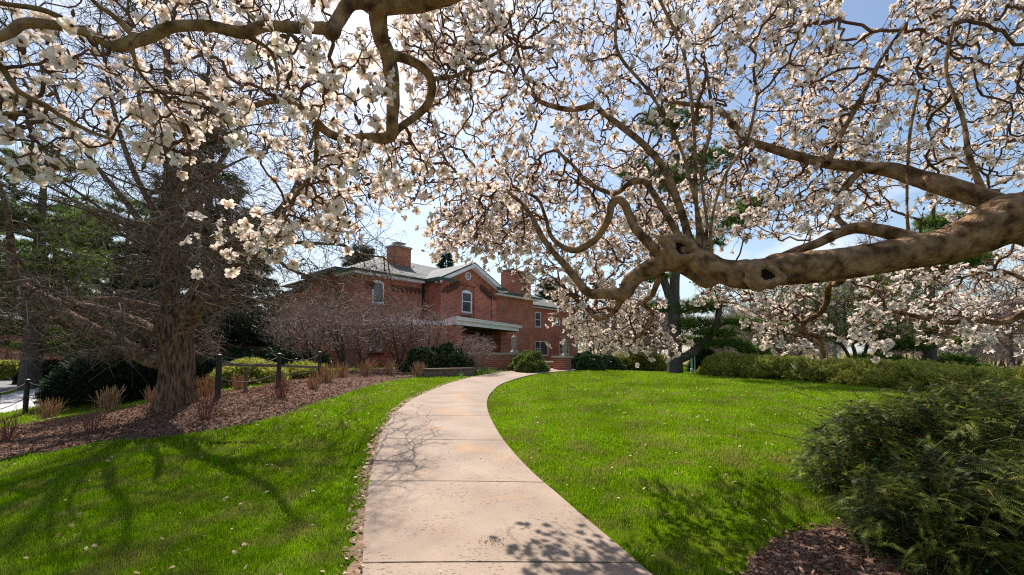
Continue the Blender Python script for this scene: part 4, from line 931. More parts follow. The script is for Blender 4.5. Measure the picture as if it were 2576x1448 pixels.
# ---- blossom positions: (image polygon, near depth, far depth, how many)
REG = [
 ([(-150,-80),(860,-80),(860,60),(760,160),(420,170),(200,190),(-150,200)], 1.5, 2.5, 165),
 ([(-120,150),(420,160),(800,150),(930,60),(1000,140),(960,340),(820,340),(700,300),(620,330),(540,400),(470,440),(400,420),(330,380),(260,330),(120,330),(-120,330)], 1.7, 3.0, 275),
 ([(-80,300),(130,300),(260,400),(270,470),(200,480),(110,430),(60,480),(-80,430)], 1.5, 1.9, 22),
 ([(340,250),(480,240),(480,420),(400,430),(340,380)], 1.9, 2.4, 18),
 ([(520,560),(600,580),(740,500),(770,400),(650,420),(560,380),(620,340),(800,340),(990,340),(1010,400),(960,520),(900,590),(800,590),(740,600),(660,690),(560,690)], 2.2, 3.5, 250),
 ([(480,500),(512,500),(512,555),(480,555)], 2.0, 2.05, 2),
 ([(530,590),(600,600),(740,560),(740,600),(650,690),(600,690)], 2.4, 2.8, 26),
 ([(980,60),(1090,-60),(1260,-60),(1240,120),(1180,300),(1140,420),(1060,520),(980,540),(1000,350),(1060,250),(1000,140)], 2.6, 4.4, 480),
 ([(1180,-60),(1900,-60),(1900,380),(1660,380),(1300,560),(1130,620),(1075,590),(1110,470),(1180,330),(1230,150)], 3.0, 6.0, 1450),
 ([(1090,560),(1130,480),(1330,400),(1560,460),(1700,600),(1560,700),(1400,750),(1300,715),(1240,660),(1160,645),(1075,630)], 3.8, 6.2, 760),
 ([(1560,380),(2240,340),(2240,560),(1960,610),(1760,590),(1560,500)], 3.2, 6.2, 720),
 ([(1900,60),(2180,120),(2300,-60),(2750,-60),(2750,480),(2560,470),(2400,420),(1900,380)], 3.0, 6.2, 1330),
 ([(1900,-60),(2080,-60),(2110,60),(1900,100)], 2.8, 4.8, 120),
 ([(1400,740),(1480,700),(1600,720),(1660,720),(1665,840),(1715,850),(1712,880),(1640,888),(1560,880),(1470,850),(1400,830)], 3.9, 6.3, 540),
 ([(1740,690),(1860,700),(1870,770),(1800,780),(1740,800)], 3.6, 6.0, 60),
 ([(1090,590),(1180,520),(1340,520),(1360,640),(1200,640),(1100,630)], 4.5, 5.5, 230),
 ([(1440,540),(1760,520),(1700,640),(1480,680)], 5.0, 6.4, 260),
 ([(1850,720),(1960,700),(2060,720),(2080,800),(2030,890),(1960,870),(1860,850),(1880,780)], 3.9, 5.6, 200),
 ([(2140,700),(2280,670),(2450,640),(2720,590),(2720,880),(2520,870),(2380,860),(2280,850),(2200,880),(2140,850)], 3.9, 5.6, 560),
 ([(2300,560),(2560,540),(2560,480),(2300,440)], 3.2, 5.0, 60),
 ([(1990,545),(2080,500),(2130,500),(2180,560),(2060,590)], 2.5, 2.7, 3),
]
r5 = np.random.default_rng(21); BP = []; XP = []
for poly, z0, z1, n_ in REG:
    nc = max(1, n_//3); c = polysample(poly, nc, r5); zc = z0+(z1-z0)*r5.random(nc)**1.0
    C3 = CAM+np.array([raydir(*p) for p in c])*zc[:, None]
    idx = r5.integers(0, nc, n_); idx[:nc] = np.arange(nc)[:n_]
    pts = C3[idx]+r5.normal(size=(n_, 3))*.085
    pts[:nc] = C3[:n_] if nc <= n_ else C3[:n_]; BP.append(pts)
    ne = int(n_*1.15); c = polysample(poly, ne, r5); zc = z0+(z1-z0)*r5.random(ne); XP.append(CAM+np.array([raydir(*p) for p in c])*zc[:, None])
BP = np.concatenate(BP); XP = np.concatenate(XP); nB = len(BP)
if nB: 
    k = np.linalg.norm(BP-CAM, axis=1) > 1.1; BP = BP[k]; nB = len(BP)
nodes, par, nr, order = grow(RT, np.vstack([BP, XP]), .30)
print('magnolia nodes', len(nodes), 'blossoms', nB)
r_ = radii(nodes, par, nr, order, .0017, 2.35, .0115)
tw = twigs(nodes, par, nr, r_, .075, 3, 4, .005, 6, seed=3)
# spur twigs with closed buds
g = nr+np.arange(len(nodes)-nr); pick = r5.choice(g, 5200); base = nodes[pick]; sd_ = rdir(5200, r5)*.6+[0, 0, .35]; sd_ /= np.linalg.norm(sd_, axis=1)[:, None]
ln = r5.uniform(.03, .10, 5200); tip_ = base+sd_*ln[:, None]; tw.add(*segs(base, tip_, .0019, .0013, 3))
two = tw.build('twigs', M['twig'], None, False); two.parent = mag; two.location = -mag.location
[setattr(c, 'location', -mag.location) for c in mag.children if c.name in ('limbs', 'trunk')]
# buds
bt = []; 
for z_, rr in ((0,.0025),(.006,.0062),(.015,.0068),(.024,.0035),(.030,.0)):
    for k in range(5): bt.append((rr*math.cos(k*1.2566), z_, rr*math.sin(k*1.2566)))
bq = [(i_*5+k, i_*5+(k+1) % 5, (i_+1)*5+(k+1) % 5, (i_+1)*5+k) for i_ in range(4) for k in range(5)]
kb = r5.random(5200) < .8
V_, F_ = inst(bt, bq, tip_[kb], frames(sd_[kb]), r5.uniform(.8, 1.5, kb.sum())); mbud = MB().add(V_, F_)
# ---- flower templates: drooping strap petals round a brown calyx, axis +Y
def flower(seed, opn, npet):
    r = np.random.default_rng(seed); V = []; Q = []
    for k in range(npet):
        a = 2*math.pi*k/npet+r.normal(0, .16); op = opn*(1+r.normal(0, .22))+(.25 if k % 2 else 0); L = .058*r.uniform(.82, 1.15); wd = .0155*r.uniform(.85, 1.25); tw_ = r.normal(0, .35)
        b = len(V); th = .35; y = 0.; rad = .003
        for i_, t_ in enumerate((0, .22, .5, .8, 1)):
            hw = wd*(.35, .78, 1.0, .95, .42)[i_]; curl = r.normal(0, .0035)
            if i_: th = .35+op*t_*1.25; rad += math.sin(th)*L*(t_-pt); y += math.cos(th)*L*(t_-pt)
            pt = t_
            for s in (-1, 0, 1):
                cup = .32*hw*abs(s); w_ = s*hw
                rr = rad-cup*math.cos(th)+0; yy = y+cup*math.sin(th)+curl*s+tw_*w_*t_*.5
                V.append((rr*math.cos(a)-w_*math.sin(a), yy, rr*math.sin(a)+w_*math.cos(a)))
        for i_ in range(4):
            for s in range(2): Q.append((b+i_*3+s, b+i_*3+s+1, b+i_*3+4+s, b+i_*3+3+s))
    return np.array(V), np.array(Q)
FT = [flower(1, 1.0, 8), flower(2, 1.45, 9), flower(3, .7, 7), flower(4, 1.85, 8), flower(5, 1.2, 8), flower(6, .35, 7)]
pd = nodes[nr:nr+nB]-nodes[par[nr:nr+nB]]; pd /= np.linalg.norm(pd, axis=1)[:, None]+1e-6
fd = pd*.55+rdir(nB, r5)*.75+[0, 0, .28]; fd /= np.linalg.norm(fd, axis=1)[:, None]
kind_ = r5.choice(6, nB, p=[.24,.22,.16,.12,.2,.06]); sc_ = r5.uniform(.56, .88, nB)*np.clip(.68+.12*np.linalg.norm(BP-CAM, axis=1), .8, 1.05); dist = np.linalg.norm(BP-CAM, axis=1)
BP0 = len(BP)
if True:
    pxs, pys, zcs = proj(BP)
    for tx, ty, tk, ts in ((2012, 588, 3, 1.5), (2165, 533, 2, 1.55), (1702, 547, 1, 1.25)):
        j = int(np.argmin(np.hypot(pxs-tx, pys-ty)+np.where(zcs > 3.4, 500, 0))); kind_[j] = tk; sc_[j] = ts; fd[j] = np.array([.1, -.6, .5])
FR = frames(fd, r5.random(nB)*6.28)
px_, py_, zc_ = proj(BP); inv = (px_ > 0) & (px_ < 2576) & (py_ > 0) & (py_ < 1448)
near = np.argsort(np.where(inv, dist, 99))[:100]; isn = np.zeros(nB, bool); isn[near] = True
petal_me = []
for t_ in range(6):
    V_, Q_ = FT[t_]; me_o = None
    petal_me.append((V_, Q_))
first = [None]*6
for j in near:
    t_ = kind_[j]
    if first[t_] is None:
        o = mesh_np('blossom', petal_me[t_][0], petal_me[t_][1], M['petal'], mag, True); first[t_] = o
    else:
        o = first[t_].copy(); col.objects.link(o); o.parent = mag
    mt = Matrix([[*(FR[j][i_]*sc_[j]), BP[j][i_]-mag.location[i_]] for i_ in range(3)]+[[0, 0, 0, 1]]); o.matrix_local = mt
fm = MB()
for t_ in range(6):
    k = (kind_ == t_) & ~isn
    if k.any(): V_, F_ = inst(FT[t_][0], FT[t_][1], BP[k], FR[k], sc_[k]); fm.add(V_, F_)
o = fm.build('blossoms', M['petal'], None, True); o.parent = mag; o.location = -mag.location; tag(o, kind='stuff')
# calyx: dark base below every flower
V_, F_ = inst(np.array(bt)*[1.1, .8, 1.1]-[0, .018, 0], bq, BP, FR, sc_*1.05); mbud.add(V_, F_)
V_, F_ = inst(np.array(bt)*[.5, .55, .5]+[0, .002, 0], bq, BP, FR, sc_*1.2); mbud.add(V_, F_)
o = mbud.build('buds', M['bud'], None, True); o.parent = mag; o.location = -mag.location; tag(o, kind='stuff')
k = r5.choice(nB, 70); lt = [(-.006,0,0),(.006,0,0),(.009,.012,.004),(-.009,.012,.004),(0,.026,0)]
V_, F_ = inst(lt[:4], [(0,1,2,3)], BP[k]+rdir(70, r5)*.02, frames(rdir(70, r5)), np.ones(70)); o = MB().add(V_, F_).build('young_leaves', M['newleaf'], None); o.parent = mag; o.location = -mag.location; tag(o, kind='stuff')

# ================================================================ BIG BARE TREE ON THE LEFT
tb = G(440, 1032); TX, TY, TZ = tb
bt_ = empty('bare_tree', tb, label='big bare tree with fluted reddish trunk rising from the mulch bank on the left', cat='tree')
K = Pz(440, 1030, 8.6)
off = tb-np.array(K)
def W2(l): return [tuple(Pz(px, py, zc)-tb)+(w_/2/F*zc,) for px, py, zc, w_ in l]
TM = MB(); LM = MB(); BR = []
trunk_l = [(436,1052,8.6,128.0),(438,1030,8.6,98.0),(441,1008,8.6,82.0),(443,970,8.6,73.0),(444,925,8.6,69.0),(441,880,8.6,70.0),(438,845,8.6,74.0),(434,810,8.6,68.0),(430,770,8.6,38.9),(428,720,8.6,36.3),(428,660,8.6,37.6),(430,600,8.6,33.7),(431,520,8.65,28.5),(430,430,8.7,24.0),(428,330,8.7,19.4),(424,230,8.75,16.2),(420,120,8.8,13.0),(418,0,8.8,10.4),(415,-150,8.8,7.1),(412,-330,8.8,3.9)]
P = np.array(W2(trunk_l)); C = catmull(P, 7)
def fl(i_, an, p):
    h = np.clip(p[2]/1.2, 0, 1); f_ = .05+.10*(1-h)
    return 1+f_*np.sin(an*7+p[2]*.35)+.045*np.sin(an*13+p[2]*.9+1)+.03*vnoise(np.c_[np.cos(an), np.sin(an), np.full(len(an), p[2])], 3, 3)
V_, q = sweep(C[:, :3], np.maximum(C[:, 3], .004), 64, fl); TM.add(V_, q); TM.build('trunk', M['redbark'], bt_, True); BR.append(C[20:, :3])
def blimb(l, n=12, sub=6, lumpy=.04, seed=0):
    V_, q, X, r = limb(W2(l), sub, n, lumpy, seed); LM.add(V_, q); BR.append(X)
blimb([(440,915,8.6,40),(415,910,8.55,42),(385,905,8.5,44),(356,893,8.45,40),(284,857,8.3,36),(213,821,8.1,34),(153,789,8.0,36),(124,764,7.95,36),(85,742,7.9,34),(52,722,7.9,30),(36,700,7.9,26),(30,654,7.9,20),(26,600,7.9,15),(18,530,7.9,11),(-10,440,7.9,8)], n=16, seed=1)
blimb([(430,880,8.6,40),(402,850,8.7,32),(356,818,8.9,28),(306,797,9.1,25),(249,779,9.3,22),(199,768,9.4,18),(142,757,9.5,14),(53,757,9.6,12),(-30,750,9.7,9)], n=12, seed=2)
blimb([(425,790,8.6,28),(390,775,8.7,18),(340,762,8.9,14),(290,752,9.1,11),(230,755,9.3,9)], n=8)
blimb([(446,855,8.6,46),(468,812,8.6,46),(495,775,8.55,46),(525,745,8.5,40),(560,700,8.5,32),(596,650,8.4,26),(640,600,8.4,22),(695,540,8.4,18),(735,490,8.4,14),(760,430,8.4,11),(790,340,8.4,7)], n=16, seed=3)
blimb([(495,775,8.5,26),(560,762,8.3,18),(600,748,8.2,13),(660,760,8.1,8),(700,770,8,6)], n=8, seed=4)
blimb([(445,800,8.6,30),(480,740,8.3,20),(515,695,8.1,15),(540,640,8,12),(560,560,8,9)], n=8)
blimb([(640,602,8.4,14),(700,608,8.3,10),(780,612,8.2,9),(860,617,8.1,8),(900,638,8.1,6),(965,648,8,4)], n=8)
blimb([(600,650,8.4,12),(665,628,8.3,10),(715,668,8.2,9),(760,690,8.2,7),(850,715,8.1,5)], n=8)
blimb([(430,700,8.6,26),(400,670,8.5,20),(385,620,8.5,17),(350,555,8.5,15),(310,500,8.6,13),(260,440,8.6,11),(200,360,8.6,9),(150,260,8.6,7),(120,150,8.6,5)], n=8)
blimb([(430,640,8.6,24),(470,580,8.7,18),(500,520,8.8,15),(540,430,8.9,12),(600,330,9,9),(640,200,9,7)], n=8)
blimb([(432,600,8.6,22),(390,530,8.8,16),(340,440,9,13),(300,330,9.1,10),(270,200,9.2,7),(250,60,9.2,5)], n=8)
blimb([(430,520,8.65,18),(465,430,8.6,13),(490,340,8.5,11),(520,220,8.5,8),(530,80,8.5,6)], n=8)
blimb([(428,440,8.7,16),(385,340,8.5,11),(350,240,8.4,9),(330,120,8.4,6),(320,-30,8.4,4)], n=8)
rb = np.random.default_rng(5)
for k in range(26):
    a = rb.random()*6.28; h = rb.uniform(1.3, 8.5); i_ = np.argmin(abs(C[:, 2]-h)); p = C[i_, :3]; L = rb.uniform(2.2, 4.4)*(1-h/16)*1.2; r0 = .05*(1-h/12)
    up = rb.uniform(.25, .9); l = [tuple(p)+(r0,)]
    for s_ in (.25, .5, .75, 1): l.append((p[0]+math.cos(a+s_*.3)*L*s_, p[1]+math.sin(a+s_*.3)*L*s_, p[2]+L*up*(s_-.15*s_*s_)+rb.normal()*.08, r0*(1-s_*.85)))
    V_, q, X, r = limb(l, 4, 7, .05, k); LM.add(V_, q); BR.append(X)
LM.build('limbs', M['limbbark'], bt_, True)
BR = np.concatenate(BR)
n_ = 9800; a = rb.random(n_)*6.28; h = 1.35+rb.random(n_)**1.6*11.2; Rm_ = 5.4*np.clip(1.12-h/15, .1, 1)*np.clip((h-.2)/1.6, .5, 1); rr = Rm_*np.sqrt(rb.random(n_))
pts = np.c_[rr*np.cos(a), rr*np.sin(a), h-.10*rr]; 
# extra fine growth hugging the limbs
k = rb.integers(0, len(BR), 3600); pts = np.vstack([pts, BR[k]+rb.normal(size=(3600, 3))*[.42, .42, .30]])
pxx, pyy, zzc = proj(pts+tb); pts = pts[~((pyy > 905)) & (zzc > 3.2) & ~((pxx > 1050)) & ~((pxx > 560) & (pyy > 790)) & ~((np.abs(pxx-440) < 75) & (pyy > 770) & (zzc < 9.0) & (rb.random(len(pts)) < .93)) & ~((pyy > 780) & (zzc < 8.2) & (rb.random(len(pts)) < .6))]
bn, bpn, bnr, bo = grow(BR, pts, .5); br_ = radii(bn, bpn, bnr, bo, .0032, 2.5, .04)
tw = twigs(bn, bpn, bnr, br_, .09, 2, 3, .012, 5, sag=.04, seed=8)
g = rb.integers(bnr, len(bn), 30000); b0 = bn[g]; dr_ = rdir(30000, rb)*[1, 1, .5]-[0, 0, .35]; dr_ /= np.linalg.norm(dr_, axis=1)[:, None]; l_ = rb.uniform(.10, .42, 30000)[:, None]
m1 = b0+dr_*l_*.5+rb.normal(size=b0.shape)*.012; m2 = m1+dr_*l_*.5+[0, 0, -.04]
tw.add(*segs(b0, m1, .0026, .0021, 3)); tw.add(*segs(m1, m2, .0021, .0014, 3))
tw.build('twigs', M['greytwig'], bt_)
# ================================================================ BARE SHRUBS AND SMALL TREES
def bare_tree_meshes(seed, H, Rr, n, nst, tip, z0, twig, bark, spread=.5, fine=0, shape='round', rt=.05):
    r = np.random.default_rng(seed); mb = MB(); roots = []
    for k in range(nst):
        a = 6.28*k/nst+r.random(); lean = spread*r.uniform(.5, 1.1); l = [(0+.05*math.cos(a), .05*math.sin(a), -.15, rt*1.15)]
        ht = H*.62*r.uniform(.85, 1.15)
        for s_ in (.12, .35, .6, 1): l.append((math.cos(a)*Rr*lean*s_+r.normal()*.02*H*s_, math.sin(a)*Rr*lean*s_+r.normal()*.02*H*s_, ht*s_, rt*(1-s_*.75)*r.uniform(.9, 1.1)))
        V_, q, X, rr_ = limb(l, 4, 8, .08, seed+k); mb.add(V_, q); roots.append(X[6:])
        for j in range(4):
            i_ = r.integers(8, len(X)-1); p = X[i_]; aa = a+r.normal()*1.1; L = Rr*r.uniform(.4, .8)
            l2 = [tuple(p)+(rr_[i_]*.75,)]+[(p[0]+math.cos(aa)*L*s_, p[1]+math.sin(aa)*L*s_, p[2]+L*r.uniform(.3, .8)*s_, rr_[i_]*.75*(1-.8*s_)) for s_ in (.4, .7, 1)]
            V_, q, X2, _ = limb(l2, 3, 6, .05, seed+j); mb.add(V_, q); roots.append(X2[1:])
    roots = np.concatenate(roots)
    u = rdir(n, r)*(r.random(n)**.42)[:, None]
    if shape == 'round': pts = u*[Rr, Rr, (H-z0)/2]+[0, 0, z0+(H-z0)/2]
    else:
        pts = u*[Rr, Rr, (H-z0)/2]+[0, 0, z0+(H-z0)/2]; pts[:, :2] *= np.clip(1.25-.5*(pts[:, 2:3]/H), .3, 1.2)
    pts[:, 2] = np.maximum(pts[:, 2]+H*.05*vnoise(pts, seed, 3/H), z0*.8)
    nd, pr, nr_, od = grow(roots, pts, .45); rd = radii(nd, pr, nr_, od, tip, 2.4, rt*.6)
    tw = twigs(nd, pr, nr_, rd, .13, 2, 3, tip*3, 4, seed=seed)
    if fine:
        g = r.integers(nr_, len(nd), fine); b0 = nd[g]; d = rdir(fine, r)+[0, 0, .25]; d /= np.linalg.norm(d, axis=1)[:, None]; tw.add(*segs(b0, b0+d*r.uniform(.03, .09, fine)[:, None]*H, tip*.9, tip*.5, 3))
    return mb, tw, nd[nr_:]
def bare(name, loc, seed, H, Rr, n, nst, tip, z0, twig, bark, label, cat='tree', group=None, rz=0, **k):
    mb, tw, nd = bare_tree_meshes(seed, H, Rr, n, nst, tip, z0, twig, bark, **k)
    e = empty(name, loc, rz, label=label, cat=cat, group=group)
    mb.build('stems' if nst > 1 else 'trunk', M[bark], e, True); tw.build('twigs', M[twig], e); return e, nd
def place(src, loc, rz, s, label=None, group=None):
    c = copy_tree(src); c.location = tuple(loc); c.rotation_euler = (0, 0, rz); c.scale = (s, s, s)
    if label: c['label'] = label
    if group: c['group'] = group
    return c
GS = 'bare purple-brown shrubs in front of the house'
sh, _ = bare('bare_shrub', Gd(785, 17.5), 31, 3.3, 2.0, 1150, 5, .0052, .7, 'purpletwig', 'greytwig', 'leftmost bare purplish shrub, its stems just behind the chain fence', 'shrub', GS, fine=900, rt=.055)
place(sh, Gd(868, 19.0), 1.9, 1.2, 'bare purplish shrub covering the narrow ground floor window', GS)
sh2, _ = bare('bare_shrub', Gd(915, 20.5), 37, 3.2, 1.9, 1100, 4, .0054, .8, 'purpletwig', 'greytwig', 'bare purplish shrub with pale trunk below the left front window', 'shrub', GS, fine=900, rt=.06)
place(sh2, Gd(1003, 20.0), 2.4, 1.12, 'bare purplish shrub with dark crooked stem left of the evergreen bush', GS)
place(sh, Gd(1075, 21.2), 4.0, .98, 'bare purplish shrub behind the evergreen bush under the porch canopy edge', GS)
place(sh2, Gd(745, 21.0), .9, 1.3, 'bare brownish shrub half hidden behind the others at the low end of the house', GS)
shz, _ = bare('bare_shrub', Gd(1195, 19.3), 41, 1.85, 1.0, 1500, 6, .0032, .35, 'purpletwig', 'greytwig', 'small rounded grey twiggy shrub in front of the porch opening', 'shrub', None, fine=3500, rt=.025)
bare('red_twig_shrub', Gd(625, 20.5), 43, 1.5, 2.2, 1500, 9, .004, .1, 'redstem', 'redstem', 'reddish twiggy shrub in front of the left brick wall', 'shrub', None, fine=3000, rt=.02)
# ---- dead perennial clumps
def clump(seed, n, h, w_, m_='straw', thin=.0035):
    r = np.random.default_rng(seed); a = r.random(n)*6.28; l = r.uniform(.55, 1.1, n)*h; t_ = np.abs(r.normal(0, .38, n)); b = np.c_[np.cos(a), np.sin(a), 0*a]*(w_*.22*r.random(n))[:, None]
    D = np.c_[np.cos(a)*np.sin(t_), np.sin(a)*np.sin(t_), np.cos(t_)]; m1 = b+D*l[:, None]*.6; m2 = m1+(D+rdir(n, r)*.22)*l[:, None]*.4
    mb = MB().add(*segs(b-[0, 0, .04], m1, thin*1.2, thin, 4)); mb.add(*segs(m1, m2, thin, thin*.7, 3))
    k = r.integers(0, n, n//2); q0 = m1[k]; mb.add(*segs(q0, q0+(D[k]+rdir(n//2, r)*.8)*l[k][:, None]*.22, thin*.8, thin*.6, 3)); return mb
c1_ = clump(1, 70, .46, .6, thin=.0055).build('dead_perennial', M['straw']); c2_ = clump(2, 60, .44, .55, thin=.0055).build('dead_perennial', M['straw'])
c3_ = clump(3, 46, .62, .5, thin=.004).build('dead_perennial', M['redstem']); 
GC = 'dead straw clumps planted along the mulch bank'
CL = [((120,1056),8.9,0,1.15,'straw coloured clump on the grass edge at far left, below the chain posts'),
      ((275,1030),10.6,0,1.30,'wide straw coloured clump between the left chain post and the tree'),
      ((385,1014),10.4,1,1.0,'straw coloured clump close against the left side of the tree trunk'),
      ((515,1000),9.9,0,1.15,'straw clump between the tree trunk and the nearest tall chain post'),
      ((600,988),11.2,1,1.1,'straw clump just right of the nearest tall chain post'),
      ((20,1112),7.6,2,.9,'dark reddish twiggy clump cut by the left edge of the picture'),
      ((228,1098),7.5,2,.85,'sparse dark stems standing on the mulch left of the tree shadow'),
      ((515,1062),8.2,2,.95,'dark twiggy clump on the mulch near the lawn, right of the tree'),
      ((705,1028),9.0,2,1.0,'reddish thin-stemmed clump at the lawn edge below the chain fence'),
      ((790,1003),11.0,1,1.0,'tan clump at the lawn edge right of the middle of the bank'),
      ((820,975),13.0,0,1.35,'tall orange-tan clump at the foot of the third chain post'),
      ((860,962),15.0,1,1.35,'orange-tan clump right behind the tall one by the third chain post'),
      ((920,948),16.2,0,1.45,'orange-tan clump below the left front window of the house'),
      ((980,942),17.0,1,1.45,'orange-tan clump between the front window and the evergreen bush'),
      ((1052,938),17.0,0,1.35,'reddish-tan clump at the left end of the stone planter')]
srcs = [c1_, c2_, c3_]; used = [False]*3
for (pp, zc, k, s, lb) in CL:
    p = G(*pp) if pp[1] > 1045 else Gd(pp[0], zc)
    if used[k]: o = srcs[k].copy(); col.objects.link(o)
    else: o = srcs[k]; used[k] = True
    o.location = tuple(p+[0, 0, .03]); o.rotation_euler = (0, 0, pp[0]*.7); o.scale = (s, s, s); tag(o, lb, 'dead plant', GC)

# ================================================================ LEAFY BUSHES
def spray_flat(npair=7, L=.14, nl=.035, wd=.006):
    "small conifer spray: stem with flat leaflets, along +Y"
    V = []; Q = []
    for i_ in range(npair):
        y = L*(i_+.3)/npair; l = nl*(1-.55*i_/npair)
        for s in (-1, 1):
            b = len(V); V += [(0, y-wd/2, 0), (0, y+wd/2, 0), (s*l, y+l*.55+wd*.3, .0), (s*l*.9, y+l*.35-wd*.2, -.004)]; Q.append((b, b+1, b+2, b+3))
    b = len(V); V += [(-wd*.3, 0, 0), (wd*.3, 0, 0), (wd*.2, L, 0), (-wd*.2, L, 0)]; Q.append((b, b+1, b+2, b+3)); return np.array(V), np.array(Q)
def leafball(n=9, L=.05, w_=.022, seed=0):
    r = np.random.default_rng(seed); V = []; Q = []
    for k in range(n):
        d = rdir(1, r)[0]*[1, .7, 1]+[0, .6, 0]; d /= np.linalg.norm(d); s = np.cross(d, rdir(1, r)[0]); s /= np.linalg.norm(s); o = rdir(1, r)[0]*.012; b = len(V)
        V += [o, o+d*L*.5+s*w_, o+d*L, o+d*L*.5-s*w_]; Q.append((b, b+1, b+2, b+3))
    return np.array(V), np.array(Q)
TJ = spray_flat(5, .17, .055, .014); TL = leafball(10, .06, .02)
def shell(n, R3_, lump, seed, zmin=.05, deep=.35, freq=1.5):
    r = np.random.default_rng(seed); u = rdir(n, r); u[:, 2] = np.abs(u[:, 2])*1.0; m = r.random(n)
    rad = (1-deep*m**1.5)*(1+lump*vnoise(u*2.2, seed, freq)+lump*.4*vnoise(u*6, seed+1, freq))
    P = u*rad[:, None]*R3_; nrm_ = u/np.array(R3_); nrm_ /= np.linalg.norm(nrm_, axis=1)[:, None]; return P, nrm_, r
def bush(name, loc, R3_, n, tmpl, mt, label, seed, scale=1.0, lump=.16, up=.35, cat='bush', rz=0, group=None, flat=0, stems=True):
    P, nn, r = shell(n, np.array(R3_), lump, seed)
    D = nn*[1, 1, 1-flat]+rdir(n, r)*.45+[0, 0, up]; V_, F_ = inst(tmpl[0], tmpl[1], P, frames(D, r.normal(0, .7, n)), scale*r.uniform(.7, 1.3, n))
    e = empty(name, loc, rz, label=label, cat=cat, group=group); MB().add(V_, F_).build('foliage', M[mt], e)
    k = r.integers(0, n, 120); mb = MB().add(*segs(np.zeros((120, 3))+rdir(120, r)*[.12, .12, 0]-[0, 0, .1], P[k]*.92, .014, .006, 4)); mb.build('stems', M['darkbark'], e)
    return e
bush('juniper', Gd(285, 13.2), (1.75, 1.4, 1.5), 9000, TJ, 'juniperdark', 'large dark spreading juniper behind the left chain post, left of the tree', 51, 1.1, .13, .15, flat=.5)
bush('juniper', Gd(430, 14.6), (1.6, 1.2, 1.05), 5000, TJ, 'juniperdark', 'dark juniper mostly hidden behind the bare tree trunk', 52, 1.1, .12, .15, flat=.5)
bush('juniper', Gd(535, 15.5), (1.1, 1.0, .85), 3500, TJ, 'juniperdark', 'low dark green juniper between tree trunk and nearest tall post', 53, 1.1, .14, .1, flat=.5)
bush('juniper', Gd(632, 13.8), (1.15, .9, .72), 5200, TJ, 'juniper', 'fresh green juniper behind the chains between the first two tall posts', 54, .9, .16, .15, flat=.4)
bush('juniper', Gd(765, 15.0), (.9, .8, .5), 3000, TJ, 'juniper', 'low juniper between the second and third tall chain posts', 55, .9, .16, .1, flat=.4)
bush('evergreen_bush', Gd(690, 20.5), (1.1, .9, 1.2), 3200, TL, 'holly', 'clipped evergreen bush right behind the second tall chain post', 56, 1.5, .12)
bush('evergreen_bush', Gd(775, 21.5), (1.2, .9, 1.1), 3200, TL, 'holly', 'dark evergreen bush under the low end of the house', 57, 1.5, .12)
bush('evergreen_bush', Gd(1060, 18.7), (.85, .8, 1.05), 4200, TL, 'holly', 'left mound of glossy evergreen behind the stone planter', 58, 1.4, .26)
bush('evergreen_bush', Gd(1125, 19.2), (1.05, .8, 1.2), 5200, TL, 'holly', 'right taller mound of glossy evergreen behind the stone planter', 59, 1.4, .26)
bush('bright_bush', Gd(1330, 20.3), (.90, .8, .86), 5200, leafball(9, .10, .016, 3), 'brightbush', 'rounded yellow-green bush beside the top of the path', 60, 1.15, .34)
bush('evergreen_bush', Gd(1475, 21.6), (.85, .7, .85), 3600, TL, 'holly', 'dark evergreen hedge bush right of the brick pier', 61, 1.4, .24)
bush('evergreen_bush', Gd(1530, 23.0), (.8, .7, .8), 3000, TL, 'holly', 'dark evergreen bush at the right end of the short hedge', 62, 1.4, .24)
bush('low_shrub', Gd(1262, 21.8), (.4, .3, .25), 700, TL, 'holly', 'small plant at the foot of the terrace wall', 63, 1.1, .14)
# bulbs leaves by terrace wall
def blades(name, pts, label, h=.32):
    r = np.random.default_rng(3); n = len(pts); a = r.random(n)*6.28; D = np.c_[np.cos(a)*.45, np.sin(a)*.45, np.ones(n)]
    V_, F_ = inst([(-.5,0,0),(.5,0,0),(.35,.6,.05),(-.35,.6,.05),(-.05,1,.25),(.05,1,.25)], [(0,1,2,3),(3,2,5,4)], pts, frames(D, r.random(n)*6), np.c_[np.full(n, .022), r.uniform(.7, 1.2, n)*h, np.full(n, h)])
    return tag(MB().add(V_, F_).build(name, M['bulb']), label, 'plant', kind='stuff')
M['bulb'] = mat('bulb_leaf', (.09,.22,.04), (.16,.32,.07), scale=5, rough=.5, trans=.35, island=True)
c = [Gd(p, 19.3) for p in np.random.default_rng(2).uniform(1196, 1248, 90)]; c = np.array(c)+np.random.default_rng(3).normal(size=(90, 3))*[.12, .25, 0]; blades('bulb_leaves', c, 'bright green bulb leaves in front of the terrace wall')
c = np.array([Gd(1161, 16.9)]*16)+np.random.default_rng(4).normal(size=(16, 3))*[.05, .05, 0]; o = blades('bulb_leaves', c, 'single tuft of bright bulb leaves below the stone planter', .26); o['kind'] = ''; del o['kind']
c = np.array([Gd(787, 17.2)]*26)+np.random.default_rng(6).normal(size=(26, 3))*[.12, .1, 0]; o = blades('bulb_leaves', c, 'bright green tuft behind the chain between second and third posts', .36); del o['kind']

